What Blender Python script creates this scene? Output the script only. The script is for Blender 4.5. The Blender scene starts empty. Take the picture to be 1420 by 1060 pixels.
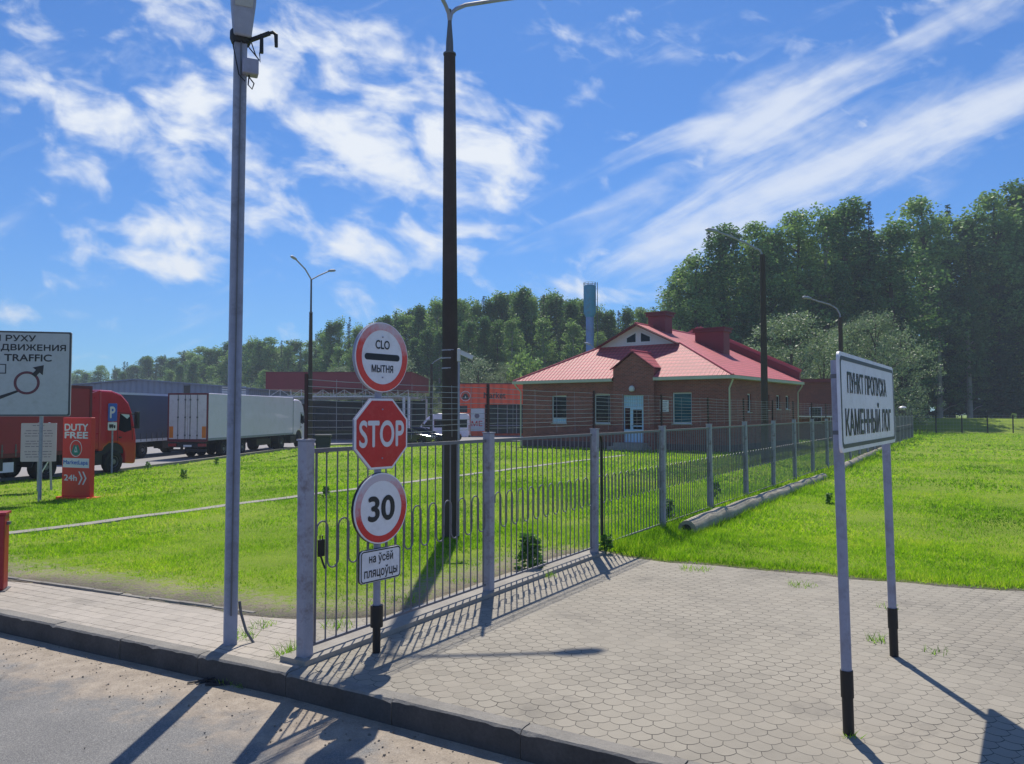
import bpy, math, random
import numpy as np
from mathutils import Vector, Matrix
from mathutils.geometry import delaunay_2d_cdt, interpolate_bezier, tessellate_polygon
PI = math.pi
R = math.radians
rnd = random.Random(7)
nrg = np.random.default_rng(11)
S = bpy.context.scene
COL = S.collection
# ------------------------------------------------------------------ camera
H, F, PITCH = 2.35, 1067.0, math.atan(42 / 1067.0)
cam = bpy.data.cameras.new('camera'); cam.sensor_width = 36; cam.lens = F / 1420 * 36
cam.clip_start = 0.1; cam.clip_end = 2000
co = bpy.data.objects.new('camera', cam); COL.objects.link(co)
co.location = (0, 0, H); co.rotation_euler = (PI / 2 + PITCH, 0, 0)
S.camera = co

def ray(x, y):
    u, v = (x - 710) / F, (530 - y) / F
    return u, math.cos(PITCH) - v * math.sin(PITCH), math.sin(PITCH) + v * math.cos(PITCH)
def at(x, y, D):                    # the point seen at photo pixel x, y at distance D
    a, b, c = ray(x, y); t = D / b
    return Vector((a * t, D, H + c * t))
def gp(x, y, z=0.0):                # the point of the plane z seen at that pixel
    a, b, c = ray(x, y); t = (z - H) / c
    return Vector((a * t, b * t, z))
# ------------------------------------------------------------------ terrain
LOTZ = -0.48
BORDER = [(-60, 2), (-34, 14), (-24, 24), (-20.9, 31.5), (-18.9, 36.4), (-17.9, 46.5), (-17.0, 60.0), (-15.6, 65), (-12.5, 68.5), (-6.7, 71.5), (2, 73.5), (8, 80)]
def seg_dist(px, py, poly):
    px = np.asarray(px, float); py = np.asarray(py, float)
    best = np.full(px.shape, 1e9); side = np.zeros(px.shape)
    for (ax, ay), (bx, by) in zip(poly[:-1], poly[1:]):
        dx, dy = bx - ax, by - ay; L2 = dx * dx + dy * dy
        t = np.clip(((px - ax) * dx + (py - ay) * dy) / L2, 0, 1)
        d = np.hypot(px - ax - t * dx, py - ay - t * dy)
        cr = dx * (py - ay) - dy * (px - ax)
        m = d < best
        best = np.where(m, d, best); side = np.where(m, np.sign(cr), side)
    return best, side
def hgt(px, py):
    d, s = seg_dist(px, py, BORDER)
    t = np.clip(1 - d / 20.0, 0, 1); t = t * t * (3 - 2 * t)
    t = np.where(s > 0, 1.0, t)
    e = np.clip((np.asarray(py, float) - 88) / 11, 0, 1) * np.clip((np.asarray(px, float) - 30) / 14, 0, 1)      # low bank behind the wire fence
    return LOTZ * t + 1.5 * e * e * (3 - 2 * e)
def gh(x, y):                       # ground point on the terrain at that pixel
    z = 0.0
    for _ in range(25):
        p = gp(x, y, z); z = 0.6 * z + 0.4 * float(hgt(np.array([p.x]), np.array([p.y]))[0])
    p.z = float(hgt(np.array([p.x]), np.array([p.y]))[0])
    return p
def hz(x, y): return float(hgt(np.array([x]), np.array([y]))[0])
# ------------------------------------------------------------------ materials
def lin(c):
    return tuple(((v / 255) / 12.92 if v / 255 <= .04045 else ((v / 255 + .055) / 1.055) ** 2.4) for v in c) + (1,)
class NT:
    def __init__(s, nt): s.t = nt; s.n = nt.nodes; s.l = nt.links
    def new(s, typ, **kw):
        n = s.n.new(typ)
        for k, v in kw.items():
            if k in ('inp',):
                for kk, vv in v.items():
                    if hasattr(vv, 'links') or isinstance(vv, bpy.types.NodeSocket): s.l.new(vv, n.inputs[kk])
                    else: n.inputs[kk].default_value = vv
            else: setattr(n, k, v)
        return n
    def math(s, op, a, b=None, c=None, clamp=False):
        n = s.n.new('ShaderNodeMath'); n.operation = op; n.use_clamp = clamp
        for i, v in enumerate((a, b, c)):
            if v is None: continue
            if isinstance(v, bpy.types.NodeSocket): s.l.new(v, n.inputs[i])
            else: n.inputs[i].default_value = v
        return n.outputs[0]
    def mix(s, f, a, b, blend='MIX'):
        n = s.n.new('ShaderNodeMix'); n.data_type = 'RGBA'; n.blend_type = blend; n.clamp_factor = True
        for i, v in ((0, f), (6, a), (7, b)):
            if isinstance(v, bpy.types.NodeSocket): s.l.new(v, n.inputs[i])
            else: n.inputs[i].default_value = v
        return n.outputs[2]
    def ramp(s, f, pts):
        n = s.n.new('ShaderNodeValToRGB'); cr = n.color_ramp
        while len(cr.elements) < len(pts): cr.elements.new(0.5)
        for e, (p, c) in zip(cr.elements, pts):
            e.position = p; e.color = c if hasattr(c, '__len__') else (c, c, c, 1)
        s.l.new(f, n.inputs[0]); return n.outputs[0]
    def noise(s, vec, scale, detail=4, rough=.55, dist=0.0):
        n = s.n.new('ShaderNodeTexNoise'); n.inputs['Scale'].default_value = scale; n.inputs['Detail'].default_value = detail
        n.inputs['Roughness'].default_value = rough; n.inputs['Distortion'].default_value = dist
        if vec is not None: s.l.new(vec, n.inputs['Vector'])
        return n.outputs[0]
    def bump(s, h, strength=.3, dist=.01):
        n = s.n.new('ShaderNodeBump'); n.inputs['Strength'].default_value = strength; n.inputs['Distance'].default_value = dist
        s.l.new(h, n.inputs['Height']); return n.outputs[0]
    def sep(s, v):
        n = s.n.new('ShaderNodeSeparateXYZ'); s.l.new(v, n.inputs[0]); return n.outputs
    def comb(s, x, y, z=0.0):
        n = s.n.new('ShaderNodeCombineXYZ')
        for i, v in enumerate((x, y, z)):
            if isinstance(v, bpy.types.NodeSocket): s.l.new(v, n.inputs[i])
            else: n.inputs[i].default_value = v
        return n.outputs[0]
def newmat(name):
    m = bpy.data.materials.new(name); m.use_nodes = True
    t = NT(m.node_tree); b = t.n['Principled BSDF']
    return m, t, b
def setp(t, b, key, v):
    if isinstance(v, bpy.types.NodeSocket): t.l.new(v, b.inputs[key])
    else: b.inputs[key].default_value = v
def paint(name, rgb, rough=.45, metal=0.0, wear=.12, scale=3.0, dirt=None, dirt_amt=.25, coat=0.0, spec=.5):
    m, t, b = newmat(name); oc = t.new('ShaderNodeTexCoord').outputs['Object']
    c = lin(rgb); n1 = t.noise(oc, scale, 6, .6); n2 = t.noise(oc, scale * 9, 4, .6)
    f = t.math('ADD', t.math('MULTIPLY', n1, .65), t.math('MULTIPLY', n2, .35))
    lo = tuple(x * (1 - wear) for x in c[:3]) + (1,); hi = tuple(min(1, x * (1 + wear)) for x in c[:3]) + (1,)
    col = t.ramp(f, [(.3, lo), (.7, hi)])
    if dirt:
        k = t.ramp(t.noise(oc, scale * 2.2, 8, .7), [(.5, 0.0), (.72, dirt_amt)])
        col = t.mix(k, col, lin(dirt))
    setp(t, b, 'Base Color', col); setp(t, b, 'Roughness', t.ramp(f, [(.2, max(.02, rough - .08)), (.8, min(1, rough + .1))]))
    b.inputs['Metallic'].default_value = metal; b.inputs['Coat Weight'].default_value = coat
    b.inputs['Specular IOR Level'].default_value = spec
    t.l.new(t.bump(n2, .12, .004), b.inputs['Normal'])
    return m
def rough_stone(name, rgb, var=.25, scale=4, bump=.5, rough=.9):
    m, t, b = newmat(name); oc = t.new('ShaderNodeTexCoord').outputs['Object']
    c = lin(rgb); n1 = t.noise(oc, scale, 8, .65); n2 = t.noise(oc, scale * 14, 6, .7)
    f = t.math('ADD', t.math('MULTIPLY', n1, .6), t.math('MULTIPLY', n2, .4))
    col = t.ramp(f, [(.32, tuple(x * (1 - var) for x in c[:3]) + (1,)), (.5, c), (.68, tuple(min(1, x * (1 + var)) for x in c[:3]) + (1,))])
    setp(t, b, 'Base Color', col); b.inputs['Roughness'].default_value = rough
    t.l.new(t.bump(n2, bump, .01), b.inputs['Normal']); return m
def glass(name, rgb, rough=.06):
    m, t, b = newmat(name); oc = t.new('ShaderNodeTexCoord').outputs['Object']
    c = lin(rgb); col = t.ramp(t.noise(oc, .9, 3), [(.35, tuple(x * .6 for x in c[:3]) + (1,)), (.65, tuple(x * 1.4 for x in c[:3]) + (1,))])
    setp(t, b, 'Base Color', col); b.inputs['Roughness'].default_value = rough; b.inputs['Specular IOR Level'].default_value = .22
    return m
M = {}
M['galv'] = paint('galvanised_paint', (150, 152, 172), .5, 0, .14, 2.5, (96, 84, 76), .5)
M['galv_dark'] = paint('dull_steel', (105, 107, 112), .5, .35, .15, 4, (90, 70, 58), .4)
M['pole_grey'] = paint('grey_pole_paint', (150, 156, 176), .55, 0, .18, 1.6, (92, 88, 86), .6)
M['post_grey'] = paint('fence_post_paint', (156, 156, 170), .6, 0, .2, 2.2, (92, 70, 56), .95)
M['bar_grey'] = paint('bar_grey', (112, 112, 122), .5, .1, .14, 2.5, (92, 74, 62), .5)
M['rust'] = paint('rusty_iron', (74, 60, 58), .75, .1, .25, 5, (105, 62, 40), .5)
M['wire'] = paint('wire_steel', (150, 152, 160), .4, .6, .1, 6)
M['white_sign'] = paint('sign_white', (224, 224, 232), .4, 0, .06, 3, (160, 158, 158), .3)
M['sign_grey'] = paint('sign_weathered', (176, 178, 192), .5, 0, .08, 1.5, (140, 136, 140), .35)
M['black'] = paint('black_paint', (20, 20, 24), .5, 0, .2, 5)
M['letter'] = paint('letter_black', (24, 26, 38), .5, 0, .1, 5)
M['sign_dark'] = paint('sign_border_dark', (60, 62, 72), .5, 0, .1, 5)
M['stop_red'] = paint('stop_red', (190, 30, 40), .38, 0, .12, 4, (214, 96, 92), .35)
M['white_letter'] = paint('white_letter', (214, 214, 222), .45, 0, .06, 5)
M['concrete_pole'] = rough_stone('dark_concrete', (72, 62, 60), .22, 3, .5)
M['concrete'] = rough_stone('grey_concrete', (150, 145, 138), .25, 3, .7)
M['kerb'] = rough_stone('kerb_concrete', (132, 128, 122), .3, 3.5, .9)
M['kerb_face'] = rough_stone('kerb_face_grime_shade', (74, 72, 72), .4, 2.5, .9)  # road side of the kerb: grime plus its shade put into the colour
M['old_pole'] = rough_stone('weathered_concrete', (160, 152, 136), .5, 2.0, 1.0)
M['cctv'] = paint('cctv_white', (200, 202, 210), .4)
M['maroon'] = paint('maroon_metal', (104, 30, 42), .45, 0, .12, 1.2)
M['orange'] = paint('orange_panel', (244, 84, 40), .5, 0, .08, 1)
M['pylon_red'] = paint('pylon_red', (206, 52, 46), .42, 0, .08, 1.5)
M['teal'] = paint('teal_paint', (20, 120, 110), .5)
M['tower_blue'] = paint('tower_blue', (64, 146, 184), .5, 0, .2, .5, (112, 84, 66), .45)
M['tower_pale'] = paint('tower_pale', (112, 144, 196), .5, 0, .12, .5, (120, 96, 90), .4)
M['white_wall'] = paint('white_siding', (206, 206, 216), .6, 0, .05, 1)
M['white_pvc'] = paint('white_plastic', (206, 212, 222), .35, 0, .05, 1.5)
M['door_blue'] = paint('door_pale_blue', (170, 200, 232), .4, 0, .05, 1.5)
M['gutter'] = paint('gutter_paint', (178, 184, 172), .5, 0, .1, 1.2)
M['truck_red'] = paint('truck_red', (186, 22, 44), .3, 0, .05, 1, None, 0, .6)
M['curtain_red'] = paint('curtain_red', (150, 42, 54), .55, 0, .14, .6)
M['curtain_grey'] = paint('curtain_grey', (78, 88, 104), .6, 0, .12, .7)
M['truck_white'] = paint('truck_white', (234, 224, 250), .35, 0, .04, .8, (176, 172, 170), .2, .3)
M['door_white'] = paint('trailer_door_white', (206, 200, 206), .45, 0, .07, 1.5, (150, 140, 138), .35)
M['amber'] = paint('amber_panel', (214, 120, 30), .4)
M['dark_plastic'] = paint('dark_plastic', (34, 35, 40), .6, 0, .2, 3)
M['tyre'] = rough_stone('tyre_rubber', (30, 30, 32), .2, 6, .3, .85)
M['rim'] = paint('rim_metal', (120, 120, 124), .5, .4, .1, 6)
M['chassis'] = paint('chassis_black', (36, 36, 42), .6, .1, .25, 3, (80, 72, 64), .4)
M['car_black'] = paint('car_black', (22, 24, 34), .22, 0, .1, 1, None, 0, .8)
M['car_blue'] = paint('car_navy', (34, 44, 84), .22, 0, .1, 1, None, 0, .8)
M['red_lens'] = paint('red_lens', (150, 20, 24), .3)
M['lens_white'] = paint('clear_lens', (200, 204, 210), .2)
M['warehouse'] = paint('warehouse_blue_grey', (112, 124, 148), .5, 0, .1, .3)
M['bin'] = paint('bin_dark', (28, 42, 44), .6, 0, .2, 2)
M['green_post'] = paint('green_post', (20, 96, 78), .5)
M['blue_sign'] = paint('blue_sign', (30, 92, 190), .4)
M['paper'] = paint('paper', (190, 178, 192), .7, 0, .05, 3)
M['paper_text'] = paint('paper_text', (120, 112, 132), .7)
M['red_post'] = paint('red_post', (150, 28, 36), .45, 0, .15, 2)
M['glass'] = glass('window_glass', (10, 16, 22), .05)
M['glass_teal'] = glass('window_glass_teal', (34, 84, 98))
M['shop_dark'] = glass('shop_glass', (26, 34, 46), .15)
M['car_glass'] = glass('car_glass', (18, 26, 34))
M['lamp_glass'] = paint('lamp_glass', (170, 172, 172), .3)
def faded(name, rgb, pale, z0, z1, sx=0.0):
    m, t, b = newmat(name); oc = t.new('ShaderNodeTexCoord').outputs['Object']; s = t.sep(oc)
    g = t.math('ADD', t.math('MULTIPLY', t.math('SUBTRACT', s[2], z0), 1 / (z1 - z0)), t.math('MULTIPLY', s[0], sx))
    g = t.math('ADD', g, t.math('MULTIPLY', t.math('SUBTRACT', t.noise(oc, 9, 8, .7), .5), 1.6))
    k = t.ramp(g, [(.1, 0.0), (.9, 1.0)])
    setp(t, b, 'Base Color', t.mix(k, t.ramp(t.noise(oc, 30, 4), [(.3, lin([v * .92 for v in rgb])), (.7, lin(rgb))]), lin(pale))); b.inputs['Roughness'].default_value = .5
    return m
def brick_mat(name, c1, c2, mortar, k=1.0):
    m, t, b = newmat(name); uv = t.new('ShaderNodeUVMap').outputs[0]
    n = t.new('ShaderNodeTexBrick', inp={'Vector': uv, 'Color1': lin(c1), 'Color2': lin(c2), 'Mortar': lin(mortar), 'Scale': 1.0, 'Mortar Size': .012 * k, 'Bias': -.1, 'Brick Width': .26 * k, 'Row Height': .086 * k})
    n2 = t.noise(uv, .6, 6, .6)
    col = t.mix(t.ramp(n2, [(.35, 0.0), (.7, .45)]), n.outputs['Color'], lin([v * .62 for v in c1]), 'MIX')
    n3 = t.noise(uv, 14, 4, .6); col = t.mix(t.ramp(n3, [(.3, 0.0), (.75, .35)]), col, lin([min(255, v * 1.35) for v in c2]))
    setp(t, b, 'Base Color', col); b.inputs['Roughness'].default_value = .85
    t.l.new(t.bump(n.outputs['Fac'], -.5, .01), b.inputs['Normal']); return m
M['brick'] = brick_mat('red_brick', (152, 80, 68), (106, 56, 53), (140, 118, 112))
M['brick_far'] = brick_mat('annex_brick', (128, 66, 56), (96, 50, 48), (118, 98, 92))
def tile_mat(name, rgb):
    m, t, b = newmat(name); uv = t.new('ShaderNodeUVMap').outputs[0]; s = t.sep(uv)
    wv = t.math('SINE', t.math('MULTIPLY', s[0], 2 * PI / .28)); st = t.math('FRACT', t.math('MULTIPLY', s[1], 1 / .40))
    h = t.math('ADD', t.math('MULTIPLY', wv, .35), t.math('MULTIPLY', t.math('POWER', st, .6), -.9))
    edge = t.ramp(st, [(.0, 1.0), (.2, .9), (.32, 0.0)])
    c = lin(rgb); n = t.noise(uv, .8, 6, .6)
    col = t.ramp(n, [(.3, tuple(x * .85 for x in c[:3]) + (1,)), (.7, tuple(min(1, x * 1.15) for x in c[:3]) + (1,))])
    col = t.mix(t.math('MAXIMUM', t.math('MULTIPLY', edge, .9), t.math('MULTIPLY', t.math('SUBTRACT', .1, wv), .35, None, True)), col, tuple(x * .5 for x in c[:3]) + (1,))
    setp(t, b, 'Base Color', col); b.inputs['Roughness'].default_value = .58; b.inputs['Specular IOR Level'].default_value = .35
    t.l.new(t.bump(h, 1.0, .045), b.inputs['Normal']); return m
M['tile'] = tile_mat('metal_roof_tile', (190, 92, 100))
def corr_mat(name, rgb, period, horiz=False):
    m, t, b = newmat(name); uv = t.new('ShaderNodeUVMap').outputs[0]; s = t.sep(uv)
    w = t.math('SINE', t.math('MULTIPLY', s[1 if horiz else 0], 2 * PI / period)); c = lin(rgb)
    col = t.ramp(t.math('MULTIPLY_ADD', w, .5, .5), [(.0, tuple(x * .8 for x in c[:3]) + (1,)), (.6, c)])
    setp(t, b, 'Base Color', col); b.inputs['Roughness'].default_value = .45
    t.l.new(t.bump(w, .8, .02), b.inputs['Normal']); return m
M['door_corr'] = corr_mat('corrugated_blue', (168, 204, 236), .16)
M['maroon_corr'] = paint('maroon_cladding', (122, 40, 52), .5, 0, .12, .8)
M['orange_corr'] = corr_mat('orange_cladding', (246, 86, 42), .9)
M['ware_corr'] = corr_mat('warehouse_cladding', (112, 124, 150), .8)
def leaf_mat(name, rgb, var, transl=.35, hue=(1.9, 1.8, .7), gloss=.3):
    m, t, b = newmat(name); oi = t.new('ShaderNodeObjectInfo').outputs['Random']; ge = t.new('ShaderNodeNewGeometry')
    oc = t.new('ShaderNodeTexCoord').outputs['Object']; c = lin(rgb)
    n = t.noise(oc, .45, 3); ri = ge.outputs['Random Per Island']
    f = t.math('ADD', t.math('MULTIPLY', ri, .6), t.math('MULTIPLY', n, .5))
    a = tuple(x * (1 - var) for x in c[:3]) + (1,); d = tuple(min(1, x * (1 + var)) for x in c[:3]) + (1,)
    col = t.ramp(f, [(.2, a), (.85, d)])
    col = t.mix(t.math('MULTIPLY', oi, .22), col, (c[0] * 1.4, c[1] * 1.15, c[2] * .8, 1))
    setp(t, b, 'Base Color', col); b.inputs['Roughness'].default_value = .55; b.inputs['Specular IOR Level'].default_value = gloss
    tr = t.new('ShaderNodeBsdfTranslucent'); t.l.new(t.mix(.5, col, (c[0] * hue[0], c[1] * hue[1], c[2] * hue[2], 1)), tr.inputs[0])
    mx = t.new('ShaderNodeMixShader'); mx.inputs[0].default_value = transl
    t.l.new(b.outputs[0], mx.inputs[1]); t.l.new(tr.outputs[0], mx.inputs[2])
    t.l.new(mx.outputs[0], t.n['Material Output'].inputs['Surface']); return m
M['leaf_dark'] = leaf_mat('leaf_dark', (86, 120, 76), .6, .38)
M['leaf_mid'] = leaf_mat('leaf_mid', (114, 146, 92), .6, .38)
M['leaf_pine'] = leaf_mat('needle_dark', (64, 94, 70), .45, .2)
M['leaf_willow'] = leaf_mat('leaf_willow', (120, 140, 108), .6, .28, (1.4, 1.5, 1.0), .7)
M['leaf_weed'] = leaf_mat('leaf_weed', (80, 122, 54), .4, .4)
M['bark'] = rough_stone('bark', (84, 74, 66), .35, 2, 1.0)
M['bark_birch'] = rough_stone('bark_birch', (150, 146, 138), .4, 1.5, .6)
# ------------------------------------------------------------------ mesh builder
class MB:
    def __init__(s): s.v = []; s.f = []; s.m = []; s.cur = 0; s.T = None
    def add(s, vs, fs):
        o = len(s.v)
        for p in vs:
            p = Vector(p)
            if s.T is not None: p = s.T @ p
            s.v.append(p)
        for f in fs: s.f.append([o + i for i in f]); s.m.append(s.cur)
        return s
    def box(s, x0, x1, y0, y1, z0, z1):
        return s.add([(x0, y0, z0), (x1, y0, z0), (x1, y1, z0), (x0, y1, z0), (x0, y0, z1), (x1, y0, z1), (x1, y1, z1), (x0, y1, z1)],
                     [(3, 2, 1, 0), (4, 5, 6, 7), (0, 1, 5, 4), (1, 2, 6, 5), (2, 3, 7, 6), (3, 0, 4, 7)])
    def cbox(s, x, y, z, sx, sy, sz): return s.box(x - sx / 2, x + sx / 2, y - sy / 2, y + sy / 2, z - sz / 2, z + sz / 2)
    def bar(s, p, q, w, h=None, up=(0, 0, 1)):   # rectangular bar from p to q
        p, q = Vector(p), Vector(q); d = (q - p).normalized(); a = d.cross(Vector(up))
        if a.length < 1e-4: a = d.cross(Vector((0, 1, 0)))
        a.normalize(); b = a.cross(d).normalized(); h = h or w
        vs = [c + a * i * w / 2 + b * j * h / 2 for c in (p, q) for i, j in ((-1, -1), (1, -1), (1, 1), (-1, 1))]
        return s.add(vs, [(0, 1, 2, 3), (7, 6, 5, 4), (0, 4, 5, 1), (1, 5, 6, 2), (2, 6, 7, 3), (3, 7, 4, 0)])
    def tube(s, pts, r, n=8, cap=True):
        pts = [Vector(p) for p in pts]; rs = r if hasattr(r, '__len__') else [r] * len(pts); vs = []; fs = []
        prev = None
        for i, p in enumerate(pts):
            d = (pts[min(i + 1, len(pts) - 1)] - pts[max(i - 1, 0)]).normalized()
            if prev is None:
                a = d.cross(Vector((0, 0, 1)))
                if a.length < 1e-3: a = d.cross(Vector((0, 1, 0)))
            else: a = prev - d * prev.dot(d)
            a.normalize(); prev = a; b = d.cross(a)
            for k in range(n):
                t = 2 * PI * (k + .5) / n; vs.append(p + (a * math.cos(t) + b * math.sin(t)) * rs[i])
        for i in range(len(pts) - 1):
            for k in range(n): fs.append((i * n + k, i * n + (k + 1) % n, (i + 1) * n + (k + 1) % n, (i + 1) * n + k))
        if cap: fs.append(tuple(range(n - 1, -1, -1))); fs.append(tuple((len(pts) - 1) * n + k for k in range(n)))
        return s.add(vs, fs)
    def lathe(s, prof, n=16, c=(0, 0, 0)):      # profile of (r, z)
        vs = [(c[0] + max(r, .0005) * math.cos(2 * PI * (k + .5) / n), c[1] + max(r, .0005) * math.sin(2 * PI * (k + .5) / n), c[2] + z) for r, z in prof for k in range(n)]; fs = []
        for i in range(len(prof) - 1):
            for k in range(n): fs.append((i * n + k, i * n + (k + 1) % n, (i + 1) * n + (k + 1) % n, (i + 1) * n + k))
        fs.append(tuple(range(n - 1, -1, -1))); fs.append(tuple((len(prof) - 1) * n + k for k in range(n)))
        return s.add(vs, fs)
    def prism_xz(s, poly, y0, y1):              # outline in x, z given a thickness along y
        n = len(poly)
        vs = [(x, y0, z) for x, z in poly] + [(x, y1, z) for x, z in poly]
        return s.add(vs, [tuple(range(n)), tuple(range(2 * n - 1, n - 1, -1))] + [(i, n + i, n + (i + 1) % n, (i + 1) % n) for i in range(n)])
    def prism_yz(s, poly, x0, x1):
        n = len(poly)
        vs = [(x0, y, z) for y, z in poly] + [(x1, y, z) for y, z in poly]
        return s.add(vs, [tuple(range(n)), tuple(range(2 * n - 1, n - 1, -1))] + [(i, n + i, n + (i + 1) % n, (i + 1) % n) for i in range(n)])
    def prism_xy(s, poly, z0, z1):
        n = len(poly)
        vs = [(x, y, z0) for x, y in poly] + [(x, y, z1) for x, y in poly]
        return s.add(vs, [tuple(range(n - 1, -1, -1)), tuple(range(n, 2 * n))] + [(i, (i + 1) % n, n + (i + 1) % n, n + i) for i in range(n)])
    def ring_xz(s, cx, cz, ro, ri, y0, y1, n=48):
        vs = []; fs = []
        for k in range(n):
            t = 2 * PI * k / n; c, d = math.cos(t), math.sin(t)
            vs += [(cx + ro * c, y0, cz + ro * d), (cx + ri * c, y0, cz + ri * d), (cx + ro * c, y1, cz + ro * d), (cx + ri * c, y1, cz + ri * d)]
        for k in range(n):
            a, b = 4 * k, 4 * ((k + 1) % n)
            fs += [(a, b, b + 1, a + 1), (a + 2, a + 3, b + 3, b + 2), (a, a + 2, b + 2, b), (a + 1, b + 1, b + 3, a + 3)]
        return s.add(vs, fs)
    def quad(s, *p): return s.add(p, [tuple(range(len(p)))])
    def wall(s, x0, x1, z0, z1, holes, y=0.0, rev=.14):   # wall in the plane y facing -y with openings and reveals
        xs = sorted({x0, x1, *[h[0] for h in holes], *[h[1] for h in holes]}); zs = sorted({z0, z1, *[h[2] for h in holes], *[h[3] for h in holes]})
        for i in range(len(xs) - 1):
            for j in range(len(zs) - 1):
                cx, cz = (xs[i] + xs[i + 1]) / 2, (zs[j] + zs[j + 1]) / 2
                if any(h[0] < cx < h[1] and h[2] < cz < h[3] for h in holes): continue
                s.quad((xs[i], y, zs[j]), (xs[i + 1], y, zs[j]), (xs[i + 1], y, zs[j + 1]), (xs[i], y, zs[j + 1]))
        for a, b, c, d in holes:
            s.quad((a, y, c), (a, y + rev, c), (b, y + rev, c), (b, y, c)); s.quad((a, y, d), (b, y, d), (b, y + rev, d), (a, y + rev, d))
            s.quad((a, y, c), (a, y, d), (a, y + rev, d), (a, y + rev, c)); s.quad((b, y, c), (b, y + rev, c), (b, y + rev, d), (b, y, d))
        return s
    def build(s, name, mat, parent=None, smooth=False, bevel=0.0, kind=None):
        me = bpy.data.meshes.new(name); me.from_pydata([tuple(v) for v in s.v], [], s.f)
        for m in (mat if isinstance(mat, (list, tuple)) else [mat]): me.materials.append(m)
        if any(s.m): me.polygons.foreach_set('material_index', s.m)
        uvl = me.uv_layers.new(name='UVMap').data
        for p in me.polygons:
            n = p.normal
            t = Vector((0, 0, 1)).cross(n) if abs(n.z) < .999 else Vector((1, 0, 0))
            if t.length < 1e-5: t = Vector((1, 0, 0))
            t.normalize(); b = n.cross(t)
            for li in p.loop_indices:
                q = me.vertices[me.loops[li].vertex_index].co; uvl[li].uv = (q.dot(t), q.dot(b))
        if smooth:
            me.polygons.foreach_set('use_smooth', [True] * len(me.polygons))
            me.set_sharp_from_angle(angle=R(40))
        o = bpy.data.objects.new(name, me); COL.objects.link(o)
        if parent is not None: o.parent = parent
        if bevel:
            b = o.modifiers.new('bevel', 'BEVEL'); b.width = bevel; b.segments = 2; b.limit_method = 'ANGLE'; b.angle_limit = R(35)
        if kind: o['kind'] = kind
        return o
def thing(name, label, cat, loc=(0, 0, 0), rz=0.0, group=None, rx=0.0):
    o = bpy.data.objects.new(name, None); COL.objects.link(o); o.empty_display_size = .2
    o.location = loc; o.rotation_euler = (rx, 0, rz); tag(o, label, cat, group); return o
def tag(o, label, cat, group=None):
    o['label'] = label; o['category'] = cat
    if group: o['group'] = group
    return o
def dup(root, loc, rz=0.0, sc=(1, 1, 1), label=None, group=None):
    r = root.copy(); COL.objects.link(r); r.location = loc; r.rotation_euler = (0, 0, rz); r.scale = sc
    if label: r['label'] = label
    if group: r['group'] = group
    for ch in list(root.children):
        c = ch.copy(); COL.objects.link(c); c.parent = r
        for g in list(ch.children):
            d = g.copy(); COL.objects.link(d); d.parent = c
    return r
def text(name, body, parent, x0, x1, z0, z1, y, mat, bold=0.0):   # lettering on a face looking along -y, contour by contour
    c = bpy.data.curves.new(name, 'FONT'); c.body = body
    o = bpy.data.objects.new(name, c); COL.objects.link(o); bpy.context.view_layer.update()
    cu = o.to_curve(bpy.context.evaluated_depsgraph_get()); loops = []
    for sp in cu.splines:
        bp = sp.bezier_points; n = len(bp); q = []
        for k in range(n):
            a, b = bp[k], bp[(k + 1) % n]; straight = (a.handle_right - a.co).cross(b.co - a.co).length < 1e-5 and (b.handle_left - a.co).cross(b.co - a.co).length < 1e-5
            q += [a.co.copy()] if straight else interpolate_bezier(a.co, a.handle_right, b.handle_left, b.co, 6)[:-1]
        if len(q) > 2: loops.append([(p[0], p[1]) for p in q])
    o.to_curve_clear(); bpy.data.objects.remove(o); bpy.data.curves.remove(c)
    X = [p[0] for q in loops for p in q]; Z = [p[1] for q in loops for p in q]; xa, xb, za, zb = min(X), max(X), min(Z), max(Z)
    vs = [Vector(p) for q in loops for p in q]; es = []; k = 0
    for q in loops: es += [(k + i, k + (i + 1) % len(q)) for i in range(len(q))]; k += len(q)
    vo, _, fo, *_ = delaunay_2d_cdt(vs, es, [], 0, 1e-6)
    def winding(px, py):
        w = 0
        for q in loops:
            for i in range(len(q)):
                (ax, ay), (bx, by) = q[i - 1], q[i]
                if (ay <= py) != (by <= py):
                    cr = (bx - ax) * (py - ay) - (by - ay) * (px - ax)
                    if by > ay and cr > 0: w += 1
                    elif by <= ay and cr < 0: w -= 1
        return w
    tri = [f for f in fo if winding(sum(vo[i].x for i in f) / 3, sum(vo[i].y for i in f) / 3)]
    V = []; FF = []; bz = bold * (z1 - z0); bx_ = bold * (x1 - x0) / (xb - xa) * .7
    for lay, (dx, dz) in enumerate(((0, 0), (-1, 0), (1, 0), (0, 1), (0, -1)) if bold else ((0, 0),)):     # heavier strokes: layers a hair apart
        k = len(V); V += [(x0 + (p.x - xa) / (xb - xa) * (x1 - x0) + dx * bx_, y - .0003 * lay, z0 + (p.y - za) / (zb - za) * (z1 - z0) + dz * bz) for p in vo]
        FF += [[k + i for i in f] for f in tri]
    me = bpy.data.meshes.new(name); me.from_pydata(V, [], FF); me.materials.append(mat)
    o = bpy.data.objects.new(name, me); COL.objects.link(o); o.parent = parent
    return o
def circ(cx, cz, r, n=48, a0=0.0, sx=1.0): return [(cx + sx * r * math.cos(2 * PI * k / n + a0), cz + r * math.sin(2 * PI * k / n + a0)) for k in range(n)]
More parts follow.
